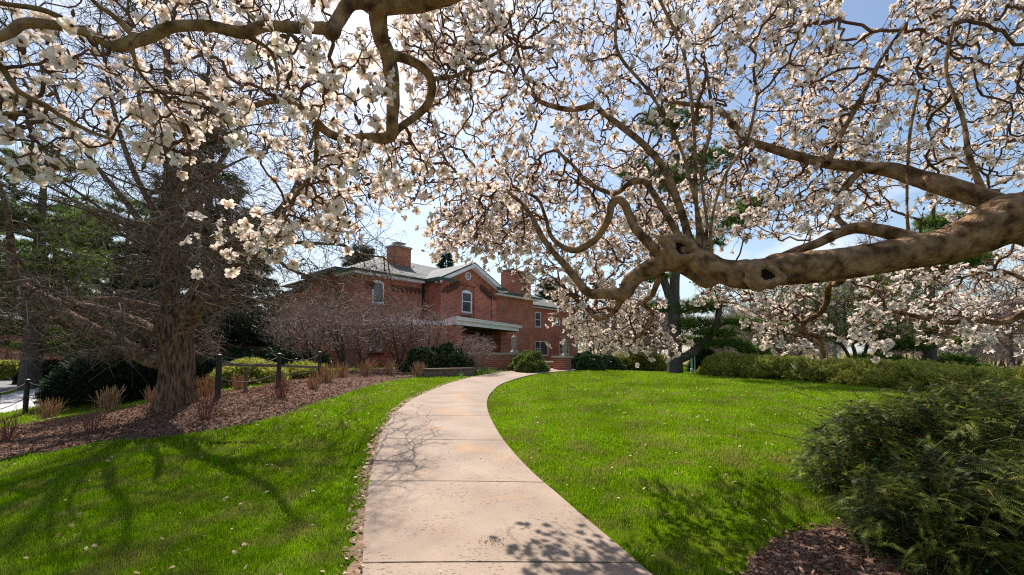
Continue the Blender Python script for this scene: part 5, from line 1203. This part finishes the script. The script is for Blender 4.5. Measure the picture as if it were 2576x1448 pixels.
# ---- long juniper hedge on the right: separate overlapping plants
HG = 'junipers of the long low hedge behind the right lawn'
hl = [(1830,19.0,.95,.95,'reddish green juniper at the far left end of the hedge'),(1905,18.2,1.0,.9,'juniper second from the left end of the hedge'),(1985,17.4,1.05,.92,'juniper below the small blossoming tree trunk behind the hedge'),
      (2070,16.4,1.05,.9,'juniper in front of the tall pale green pole'),(2160,15.3,1.1,.88,'dark juniper in the middle of the hedge'),(2250,14.2,1.1,.85,'lighter juniper just right of the middle of the hedge'),
      (2350,13.0,1.1,.82,'bright green juniper below the dark pine trunk'),(2450,11.9,1.05,.80,'bright green juniper above the crown of the yew'),(2560,10.9,1.05,.78,'bright green juniper at the right edge of the picture'),(2690,10.0,1.05,.78,'juniper just past the right edge of the picture')]
for j, (px, zc, rx, hh, lb) in enumerate(hl):
    bush('juniper', Gd(px, zc)+np.array([.55, .85, 0]), (rx*1.12, 1.75, hh*.84), 6000, TJ, 'juniper', lb, 70+j, 1.35, .42, .3, group=HG, flat=.3)

# ================================================================ YEW IN THE FOREGROUND
def yewspray(seed, L=.17, npair=15, curve=.10):
    r = np.random.default_rng(seed); V = []; Q = []
    for i_ in range(npair):
        t_ = (i_+.5)/npair; y = L*t_; z = -curve*L*t_*t_*2; l = .027*(1-.3*t_)*r.uniform(.85, 1.1); wd = .0055
        for s in (-1, 1):
            b = len(V); f = r.uniform(.22, .45); V += [(0, y-wd/2, z), (0, y+wd/2, z), (s*l, y+l*f+wd*.35, z-.0015), (s*l, y+l*f-wd*.35, z-.0015)]; Q.append((b, b+1, b+2, b+3))
    for i_ in range(4):
        t0, t1 = i_/4, (i_+1)/4; b = len(V); w_ = .0015; V += [(-w_, L*t0, -curve*L*t0*t0*2+.001), (w_, L*t0, -curve*L*t0*t0*2+.001), (w_, L*t1, -curve*L*t1*t1*2+.001), (-w_, L*t1, -curve*L*t1*t1*2+.001)]; Q.append((b, b+1, b+2, b+3))
    return np.array(V), np.array(Q)
YT = [yewspray(1), yewspray(2, .21, 18, .22), yewspray(3, .12, 10, .08)]
yb_ = np.array([4.66, 3.98, tz1(4.66, 3.98)])
yw = empty('yew_bush', yb_, label='large dark green yew bush filling the lower right corner', cat='bush')
ry = np.random.default_rng(77); FM = MB(); SM = MB()
def yew_mass(c, R3_, nb_, seed):
    P, nn, r = shell(nb_, np.array(R3_), .17, seed, deep=.5, freq=2.0); P = P+c
    for j in range(1): pass
    # every shell point carries a short branch with alternate sprays
    D = nn*[1, 1, .5]+rdir(nb_, r)*.75+[0, 0, .05]; D /= np.linalg.norm(D, axis=1)[:, None]; L = r.uniform(.12, .27, nb_)
    base = P-D*L[:, None]*.7; SM.add(*segs(base, P+D*L[:, None]*.3, .003, .0015, 3))
    k = r.integers(0, nb_, 60); SM.add(*segs(np.zeros((60, 3))+c*[.5, .5, 0]+rdir(60, r)*[.15, .15, 0]-[0, 0, .1], base[k]*.6, .016, .008, 4))
    ns = 6
    for s_ in range(ns):
        t_ = s_/(ns-1); p = base+D*(L*(.1+.9*t_))[:, None]; side = np.cross(D, [0, 0, 1.]); side /= np.linalg.norm(side, axis=1)[:, None]+1e-6
        sg = 1 if s_ % 2 else -1; dd = D*(.6 if s_ < ns-1 else 1)+side*sg*(.95 if s_ < ns-1 else 0)+rdir(nb_, r)*.25+[0, 0, -.12]
        kind = r.integers(0, 3, nb_)
        for q_ in range(3):
            m = kind == q_; V_, F_ = inst(YT[q_][0], YT[q_][1], p[m], frames(dd[m], r.normal(0, .45, m.sum())), r.uniform(.6, .95, m.sum())*(1-.2*t_)); FM.add(V_, F_)
yew_mass(np.array([0, 0, 0.]), (1.5, 1.35, 1.15), 2900, 5)
yew_mass(np.array([-1.25, -.85, 0.]), (.85, .75, .66), 1150, 6)
yew_mass(np.array([-.8, .35, .0]), (.75, .85, .92), 950, 7)
yew_mass(np.array([.3, -1.2, 0.]), (1.2, .75, .78), 1200, 8)
# long leading shoots reaching out to the left
for k in range(13):
    a = ry.uniform(1.9, 3.5); st = np.array([-1.1+ry.normal()*.3, ry.uniform(-.3, .8), ry.uniform(.4, .95)]); L = ry.uniform(.2, .5); d = np.array([-1, ry.uniform(-.2, .4), ry.uniform(.05, .5)]); d /= np.linalg.norm(d)
    SM.add(*segs([st], [st+d*L], .004, .0015, 4)); n_ = int(L/.04)
    pp = st+d*np.linspace(.05, L, n_)[:, None]; sd2 = np.where(np.arange(n_)[:, None] % 2, 1, -1)*np.cross(d, [0, 0, 1.]); V_, F_ = inst(YT[2][0]*.6, YT[2][1], pp, frames(d*1.0+sd2*.7), ry.uniform(.6, .95, n_)); FM.add(V_, F_)
    V_, F_ = inst(YT[0][0], YT[0][1], [st+d*(L-.05)], frames([d]), np.array([.9])); FM.add(V_, F_)
FM.build('foliage', M['yew'], yw); SM.build('stems', M['yewstem'], yw)

# ================================================================ CONIFERS
def needles(n=10, L=.32, w_=.022, seed=0, droop=.1):
    r = np.random.default_rng(seed); V = []; T = []
    for k in range(n):
        d = np.array([r.normal()*.55, 1, r.normal()*.4-droop]); d /= np.linalg.norm(d); s = np.cross(d, rdir(1, r)[0]); s /= np.linalg.norm(s); o = np.array([0, .25*L*r.random(), 0]); b = len(V)
        V += [o-s*w_*.5, o+s*w_*.5, o+d*L*r.uniform(.7, 1)]; T.append((b, b+1, b+2))
    return np.array(V), np.array(T)
ND = needles(11, .34, .03, 1, .35); NP = needles(16, .26, .02, 2, -.1)
def conifer(name, loc, H_, R_b, seed, kind, label, z0=.12, rt=.22, gaps=0, scale=1.0, group=None, lean=0, dens=1.0, top=.9):
    r = np.random.default_rng(seed); e = empty(name, loc, 0, label=label, cat='conifer', group=group)
    V_, q, X, rr_ = limb([(0,0,-.3,rt*1.2),(0,0,.4,rt),(lean*.3,0,H_*.4,rt*.75),(lean*.7,0,H_*.75,rt*.4),(lean,0,H_,.02)], 5, 10, .06, seed); MB().add(V_, q).build('trunk', M['darkbark'], e, True)
    bm = MB(); P = []; D = []
    z = z0*H_
    while z < H_*.985:
        f = (z/H_-z0)/(1-z0); R1 = R_b*((1-f)**top) if kind == 'spruce' else R_b*(math.sin(math.pi*min(.98, .25+.72*f)))**.8
        nbr = r.integers(4, 7); 
        if not (gaps and r.random() < gaps):
            for k in range(nbr):
                a = r.random()*6.28; L = max(.3, R1*r.uniform(.65, 1.1)); cx = np.interp(z, X[:, 2], X[:, 0]); cy_ = 0
                t_ = np.linspace(0, 1, 7); dz_ = (-.28*t_*L+.22*L*t_**2) if kind == 'spruce' else (.12*L*t_+.10*L*t_**2)
                B = np.c_[cx+np.cos(a)*L*t_, np.sin(a)*L*t_, z+dz_]; bm.add(*segs(B[:-1], B[1:], .035*scale*(1-t_[:-1]*.8)*L/2.5, .035*scale*(1-t_[1:]*.85)*L/2.5, 4))
                ns = int(L*26*dens); tt = np.clip(r.random(ns)**.7, .12 if kind == 'spruce' else .35, 1); i_ = tt*6; i0 = np.minimum(i_.astype(int), 5); fr_ = (i_-i0)[:, None]; p = B[i0]*(1-fr_)+B[i0+1]*fr_
                sp = r.normal(size=(ns, 1))*np.array([[-math.sin(a), math.cos(a), 0]])*(.16+.26*(1-tt[:, None]))*L*.6; p = p+sp; p[:, 2] -= np.abs(r.normal(size=ns))*(.16 if kind == 'spruce' else .03)
                p[:, 2] += 0 if kind == 'spruce' else np.abs(r.normal(size=ns))*.10
                d = np.array([math.cos(a), math.sin(a), -.55 if kind == 'spruce' else .35])+np.sign(sp)*.5*np.array([[1, 1, 0]])+rdir(ns, r)*.4; P.append(p); D.append(d)
        z += r.uniform(.28, .46)*(1 if kind == 'spruce' else 1.35)*(.7+.3*H_/10)
    P = np.concatenate(P); D = np.concatenate(D); T = ND if kind == 'spruce' else NP
    V_, F_ = inst(T[0], T[1], P, frames(D, r.random(len(P))*6), scale*r.uniform(.7, 1.3, len(P)))
    fo = MB(); fo.add(V_, t=F_); fo.build('foliage', M[kind], e); bm.build('branches', M['darkbark'], e); return e
conifer('spruce', Gd(505, 18.5), 14.5, 3.3, 101, 'spruce', 'tall dark spruce directly behind the bare tree', .06, .26, scale=1.15)
conifer('spruce', Gd(620, 23), 9.6, 3.0, 102, 'spruce', 'dark spruce between the bare tree and the low end of the house', .05, .22, scale=1.2)
conifer('spruce', Gd(385, 22), 11.5, 3.3, 103, 'spruce', 'dark spruce left of the bare tree trunk, above the large juniper', .12, .24, scale=1.2)
conifer('pine', Gd(300, 27), 12.0, 4.2, 104, 'pine', 'light green pine seen through the left limbs of the bare tree', .1, .28, .12, 1.5)
conifer('pine', Gd(74, 21), 12.5, 3.6, 105, 'pine', 'tall pine with dark ivy-clad trunk at the far left beyond the road', .26, .42, .1, 1.4)
conifer('pine', Gd(170, 30), 13.0, 4.2, 106, 'pine', 'green pine standing right of the ivy-clad pine at far left', .12, .28, .12, 1.6)
conifer('pine', Gd(-130, 24), 12.0, 3.8, 107, 'pine', 'pine just past the left edge of the picture', .2, .3, .1, 1.5)
conifer('spruce', Gd(900, 52), 15.5, 4.2, 108, 'spruce', 'dark evergreen top above the left hip of the house roof', .3, .3, scale=2.0, dens=.6, top=.5)
conifer('spruce', Gd(1118, 56), 15.6, 3.2, 109, 'spruce', 'evergreen tip above the roof right of the chimney', .4, .3, scale=2.0, dens=.6)
conifer('spruce', Gd(1385, 62), 13.0, 4.5, 110, 'spruce', 'evergreen above the roof of the right wing', .3, .3, scale=2.0, dens=.6, top=.5)
# irregular pine on the right lawn edge, hand-laid limbs
def plates(e, base, plist, seed, scale, mt='pine', n=260, T=None):
    r = np.random.default_rng(seed); fo = MB(); T = T or NP
    for px, py, zc, wpx, hpx in plist:
        c = Pz(px, py, zc)-base; w_ = wpx/F*zc; h_ = hpx/F*zc; k = int(n*w_*max(1, w_)*.62)+50
        u = rdir(k, r)*(r.random(k)**.4)[:, None]*[w_, w_*.7, h_]; u[:, 2] += h_*.5*vnoise(u+c, seed, 2)+(-.12)*np.abs(u[:, 0])/max(w_, .1)*h_
        D = u*[1, 1, .3]/max(w_, .1)+rdir(k, r)*.5+[0, 0, .3]; V_, F_ = inst(T[0], T[1], c+u, frames(D, r.random(k)*6), scale*r.uniform(.7, 1.2, k)); fo.add(V_, t=F_)
    return fo.build('foliage', M[mt], e)
pb0 = Gd(1692, 21.5); pe_ = empty('pine_tree', pb0, label='big pine with thick dark trunk and one upswept right limb beyond the lawn', cat='conifer')
def W3(l, base): return [tuple(Pz(px, py, zc)-base)+(w_/2/F*zc,) for px, py, zc, w_ in l]
tm = MB()
for l in ([(1698,960,21.5,44),(1698,930,21.5,38),(1698,880,21.5,33),(1697,820,21.5,30),(1695,760,21.6,28),(1697,700,21.7,25),(1695,620,21.8,32),(1690,520,22,26),(1700,400,22,20),(1690,250,22,14)],
          [(1694,790,21.5,20),(1680,740,21.6,17),(1668,700,21.7,20),(1640,640,21.8,14),(1630,560,22,10)]):
    V_, q, X, r = limb(W3(l, pb0), 5, 14, .07, 9); tm.add(V_, q)
tm.build('trunk', M['darkbark'], pe_, True)
tm = MB()
for l in ([(1705,905,21.5,26),(1735,892,21.4,22),(1770,862,21.2,19),(1796,830,21.1,17),(1808,785,21.0,14),(1806,750,21,10),(1800,720,21,6)], [(1800,825,21,8),(1840,812,20.8,6),(1900,818,20.6,4)], [(1760,870,21.2,8),(1820,865,21,6),(1890,890,20.8,4)],
          [(1700,790,21.5,9),(1750,775,21.3,7),(1800,760,21.1,4)],[(1697,700,21.7,12),(1760,620,21.8,8),(1830,560,21.9,5)]):
    V_, q, X, r = limb(W3(l, pb0), 4, 8, .06, 9); tm.add(V_, q)
tm.build('limbs', M['darkbark'], pe_, True)
plates(pe_, pb0, [(1745,775,21.3,48,15),(1790,765,21,40,16),(1745,815,21.3,44,12),(1800,838,21,52,9),(1860,812,20.8,44,8),(1920,822,20.6,50,11),(1830,868,21,60,9),(1900,885,20.8,40,7),(1660,775,21.8,26,9),(1740,860,21.5,34,9),(1640,700,21.8,40,12),
  (1760,610,21.8,60,22),(1840,555,21.9,70,22),(1900,520,22,60,20),(1620,560,22,60,20),(1700,450,22,90,24),(1600,430,22,50,18),(1780,400,22,70,24),(1690,300,22,80,22)], 3, 1.25)
pb1 = Gd(2337, 24); pe1 = empty('pine_tree', pb1, label='dark pine with straight bare trunk behind the hedge at right', cat='conifer')
tm = MB(); V_, q, X, r = limb(W3([(2337,960,24,32),(2338,900,24,28),(2338,820,24,25),(2338,740,24,22),(2340,660,24,18),(2345,560,24,12),(2350,480,24,6)], pb1), 5, 12, .06, 4); tm.add(V_, q); tm.build('trunk', M['darkbark'], pe1, True)
plates(pe1, pb1, [(2400,668,24,80,15),(2330,690,24,60,18),(2440,650,23.8,50,10),(2250,700,24.3,60,13),(2290,870,24,50,12),(2200,905,24,60,9),(2400,905,24,40,9),(2440,925,24,50,7),(2280,920,24,60,10),(2300,610,24,60,18),(2370,560,24,60,18),(2340,830,24,40,9),(2420,860,24,30,7),(2230,850,24.4,50,12)], 5, 1.35, 'pine')
# dark yew-like evergreen behind the lamp post
bush('evergreen_tree', Gd(1770, 27), (.75, .7, 1.75), 3500, TJ, 'juniperdark', 'dark conical evergreen right behind the slender lamp post', 90, 1.5, .14, .2)
bush('evergreen_bush', Gd(1610, 31), (2.0, 1.3, 1.4), 3000, TJ, 'juniper', 'low evergreen mass left of the big pine trunk', 91, 2.0, .2, .1)
# budding small trees and distant bare trees at right
def budding(e, nd, n, s, mt='greenhaze', seed=1):
    r = np.random.default_rng(seed); k = r.integers(0, len(nd), n); T = leafball(5, .06, .02, 5)
    V_, F_ = inst(T[0], T[1], nd[k]+rdir(n, r)*.08, frames(rdir(n, r)), s*r.uniform(.6, 1.3, n)); MB().add(V_, F_).build('young_leaves', M[mt], e)
e1, nd = bare('budding_tree', Gd(1990, 27), 201, 6.2, 3.6, 1500, 4, .009, 1.6, 'fartwig', 'darkbark', 'low spreading tree with first pale green leaves behind the hedge, left of the green pole', 'tree', None, fine=3000, rt=.10, spread=.8); budding(e1, nd, 3500, 1.5)
e2, nd = bare('budding_tree', Gd(2160, 25), 202, 7.2, 4.0, 1800, 4, .009, 1.8, 'fartwig', 'darkbark', 'multi-stemmed olive green budding tree just right of the tall green pole', 'tree', None, fine=3600, rt=.13, spread=.75); budding(e2, nd, 5500, 1.7)
GF = 'bare trees of the far wood on the right'
f1, _ = bare('bare_tree', Gd(1850, 70), 211, 11, 4.5, 900, 1, .022, 2.5, 'fartwig', 'darkbark', 'small bare tree far away between the pine limb and the budding tree', 'tree', GF, fine=1800, rt=.2, shape='tall')
f2, _ = bare('bare_tree', Gd(1905, 80), 212, 12, 5.0, 900, 1, .024, 2.0, 'fartwig', 'darkbark', 'leafless tree far beyond the hedge, left of the green pole', 'tree', GF, fine=1800, rt=.2, shape='tall')
r8 = np.random.default_rng(88)
def farlabel(px, s, zc):
    sz = 'young' if s == 0 else ('small' if s < .7 else ('tall' if s > 1.02 else 'mid-sized'))
    wh = next(t for lim, t in ((1500, 'in the thicket close to the house corner'), (1600, 'in the thicket between house and big pine'), (1700, 'in the thicket just left of the big pine'), (1860, 'beyond the slender lamp post'), (1960, 'behind the gap right of the lamp post'), (2060, 'behind the low budding tree'), (2130, 'behind the pale green pole'),
        (2300, 'behind the multi-stemmed budding tree'), (2400, 'behind the dark pine trunk'), (2500, 'right of the dark pine'), (2576, 'near the right edge'), (9999, 'past the right edge')) if px < lim)
    return sz+' leafless '+('distant ' if zc > 75 else '')+'tree '+wh
for k in range(64):
    px = (r8.uniform(1780, 2100) if k < 18 else r8.uniform(2220, 2750)) if k < 50 else r8.uniform(1420, 1700)
    zc = r8.uniform(62, 115) if k < 50 else r8.uniform(34, 60)
    s = r8.uniform(.75, 1.2)*(1.0 if px < 2200 else 1.0)*(1 if k < 50 else .6)
    place(f1 if k % 2 else f2, Gd(px, zc), r8.random()*6.28, s, farlabel(px, s, zc), GF if k < 50 else 'bare trees in the thicket right of the house')
for k in range(26):
    px = r8.uniform(2330, 2800) if k < 18 else r8.uniform(1800, 2120); place(f1 if k % 2 else f2, Gd(px, r8.uniform(42, 60)), r8.random()*6.28, r8.uniform(.45, .7) if k < 18 else r8.uniform(.4, .55), farlabel(px, 0, 50), 'young leafless trees behind the hedge')
yb2, _ = bare('bare_shrub', Gd(1500, 29), 221, 4.6, 2.6, 1800, 6, .008, .6, 'fartwig', 'greytwig', 'brown leafless tall shrub right of the house behind the low hedge', 'shrub', None, fine=3600, rt=.06)
place(yb2, Gd(1590, 31), 2.0, 1.0, 'brown leafless tall shrub left of the big pine trunk')
M['yellowbud'] = mat('yellow_bud', (.35,.26,.04), (.45,.36,.08), scale=5, rough=.6, trans=.3, island=True)
# tall bare tree right of the thin green pole
bare('bare_tree', Gd(2230, 33), 231, 11.5, 4.2, 1600, 1, .012, 2.5, 'fartwig', 'darkbark', 'tall bare tree with ascending branches between the green pole and the dark pine', 'tree', None, fine=3600, rt=.24, shape='tall')
bare('bare_tree', Gd(2548, 30), 232, 8.5, 4.5, 1700, 1, .011, 1.2, 'fartwig', 'darkbark', 'wide spreading bare tree near the right edge behind the hedge', 'tree', None, fine=3600, rt=.22, shape='tall')
# far background left
for j, (px, zc, s) in enumerate(((-60, 62, 1.2), (120, 70, 1.1), (250, 66, 1.2), (420, 60, 1.0), (560, 64, 1.1), (680, 58, .8))):
    place(f1 if j % 2 else f2, Gd(px, zc), j*1.3, s, 'leafless tree behind the dark conifers on the left', 'bare trees behind the left conifers')

# ================================================================ LEFT BUILDINGS AND WALLS
pA_ = Gd(-200, 50); pB_ = Gd(235, 44); dd = pB_-pA_; L = np.linalg.norm(dd[:2]); aa = math.atan2(dd[1], dd[0]); zb = min(pA_[2], pB_[2])-.3; ht = Pz(40, 822, 46)[2]-zb
e = empty('brick_building', (pA_[0], pA_[1], zb), aa, label='long low orange brick building with grey roof at the far left across the road', cat='building')
MB().box(0, L, 0, 9, -.5, ht).build('wall', M['brick_orange'], e)
for k in range(8): MB().box(L*k/8+.2, L*k/8+.75, -.16, -.003, -.5, ht-.05).build('pilaster', M['brick_orange'], e)
MB().add([(-.6,-.8,ht+.003),(L+.6,-.8,ht+.003),(L+.6,9.6,ht+.003),(-.6,9.6,ht+.003),(0,4.5,ht+2.9),(L-2,4.5,ht+2.9)], [(0,1,5,4),(2,3,4,5),(3,2,1,0)], [(0,4,3),(1,2,5)]).build('roof', M['roofgrey'], e)
bA = Gd(498, 27); bB = Gd(680, 26); brick_block('garden_wall', bA, bB, .4, Pz(590, 859, 26.5)[2], min(bA[2], bB[2])-.1, 'straight brick wall with pale coping behind the chain fence, left of the house', 'wall', brick='brick')
bush('evergreen_bush', Gd(20, 33), (2.2, 1.2, 1.3), 2600, TL, 'juniper', 'rough green shrub at the foot of the far left building', 95, 3.0, .2)
bush('evergreen_bush', Gd(150, 31), (2.6, 1.2, 1.5), 3000, TL, 'juniperdark', 'dark shrubs beside the ivy-clad pine trunk', 96, 3.0, .2)

# ================================================================ CHAIN POSTS
PG = 'black chain posts along the bank'
def post(px, zc, h, label, r0=.055):
    p = Gd(px, zc); e = empty('chain_post', p, 0, label=label, cat='post', group=PG)
    MB().lathe([(0,-.2),(r0,-.2),(r0,h-.03),(r0*1.12,h-.03),(r0*1.12,h-.008),(r0*.5,h+.012),(0,h+.016)], 14).build('shaft', M['black'], e, False)
    for z in (h-.10, h*.48): MB().lathe([(r0*1.02,z-.015),(r0*1.22,z-.01),(r0*1.22,z+.01),(r0*1.02,z+.015)], 14).build('collar', M['black'], e)
    return p, h
PL = [post(63, 11.5, .95, 'black chain post on the grass nearest the left edge'), post(150, 15.1, .95, 'black chain post at the left end of the dark juniper'), post(547, 8.83, .98, 'nearest tall black chain post right of the tree trunk'),
      post(700, 11.1, .95, 'middle black chain post in front of the green junipers'), post(803, 14.0, .95, 'far black chain post beside the purple shrub stems'), post(-90, 9.2, .95, 'black chain post just past the left edge')]
def chain(p0, p1, z0, z1, sag, label, rl=.016, step=.034):
    a = np.array([p0[0], p0[1], p0[2]+z0]); b = np.array([p1[0], p1[1], p1[2]+z1]); L = np.linalg.norm(b-a); n_ = int(L*1.04/step); t_ = np.linspace(.02, .98, n_)
    C = a+(b-a)*t_[:, None]; C[:, 2] -= sag*4*t_*(1-t_); T_ = np.gradient(C, axis=0)
    # one link: oval ring
    V = []; Q = []; m_, k_ = 10, 5
    for i_ in range(m_):
        u_ = 2*math.pi*i_/m_; cx, cy_ = .55*rl*math.cos(u_), 1.35*rl*math.sin(u_); nx, ny = math.cos(u_), math.sin(u_)
        for j in range(k_): v_ = 2*math.pi*j/k_; V.append((cx+nx*.0055*math.cos(v_), cy_+ny*.0055*math.cos(v_), .0055*math.sin(v_)))
    for i_ in range(m_):
        for j in range(k_): Q.append((i_*k_+j, ((i_+1) % m_)*k_+j, ((i_+1) % m_)*k_+(j+1) % k_, i_*k_+(j+1) % k_))
    V_, F_ = inst(V, Q, C, frames(T_, np.where(np.arange(n_) % 2, 0, math.pi/2)), np.ones(n_)); o = MB().add(V_, F_).build('chain', M['black'], None, True)
    tag(o, label, 'chain', 'chains hanging between the black posts'); return C
for i_, j, nm in ((0, 1, 'between the two left posts'), (5, 0, 'left of the leftmost post'), (2, 3, 'between the nearest and the middle tall posts'), (3, 4, 'between the middle and the far tall posts')):
    for z_, w__ in ((.87, 'upper'), (.47, 'lower')):
        C = chain(PL[i_][0], PL[j][0], z_, z_, .16, w__+' chain '+nm)
    if i_ in (0, 5):
        c = C[len(C)//2]; chain(c+[0, 0, 0], c+[0, 0, .36], .0, .0, 0, 'short hanging chain joining both chains '+nm)

# ================================================================ LAMP POST AND POLE ON THE RIGHT
lp = Gd(1741, 22.5); hh = Pz(1741, 872, 22.5)[2]-lp[2]
e = empty('lamp_post', lp, 0, label='slender pale green lamp post with small lantern beside the far end of the hedge', cat='lamp post')
MB().lathe([(0,-.2),(.085,-.2),(.085,.25),(.05,.3),(.045,hh),(0,hh)], 10).build('pole', M['greenpaint'], e)
MB().lathe([(0,-.2),(.03,-.2),(.03,hh*.85),(0,hh*.85)], 8, (.16, 0, 0)).build('conduit', M['greenpaint'], e)
MB().bar((0, 0, hh-.08), (.24, 0, hh-.08), .04).build('bracket', M['greenpaint'], e)
l_ = MB().lathe([(.10, hh-.42), (.13, hh-.16)], 6, (.24, 0, 0)).build('lantern', M['frost'], e)
MB().lathe([(0, hh-.44), (.11, hh-.44), (.11, hh-.42)], 6, (.24, 0, 0)).build('lantern_base', M['greenpaint'], l_); MB().lathe([(.16, hh-.16), (.06, hh-.07), (0, hh-.03)], 6, (.24, 0, 0)).build('lantern_cap', M['greenpaint'], l_)
gp = Gd(2103, 26); gh = Pz(2103, 735, 26)[2]-gp[2]
e = empty('metal_pole', gp, 0, label='tall pale green metal pole standing behind the hedge', cat='pole')
MB().lathe([(0,-.2),(.13,-.2),(.13,.5),(.10,.55),(.09,gh*.5),(.07,gh),(0,gh)], 12).build('shaft', M['greenpaint'], e)
MB().lathe([(.13,.5),(.16,.5),(.16,.56),(.1,.6)], 12).build('collar', M['greenpaint'], e); MB().box(-.3, .3, -.02, .02, gh*.78, gh*.78+.05).build('crossbar', M['greenpaint'], e)
st = Gd(1707, 23); o = MB().lathe([(0,-.1),(.025,-.1),(.025,1.5),(0,1.5)], 8, tuple(st)).build('marker_stake', M['greenpaint']); tag(o, 'thin pale stake standing right of the big pine trunk', 'stake')
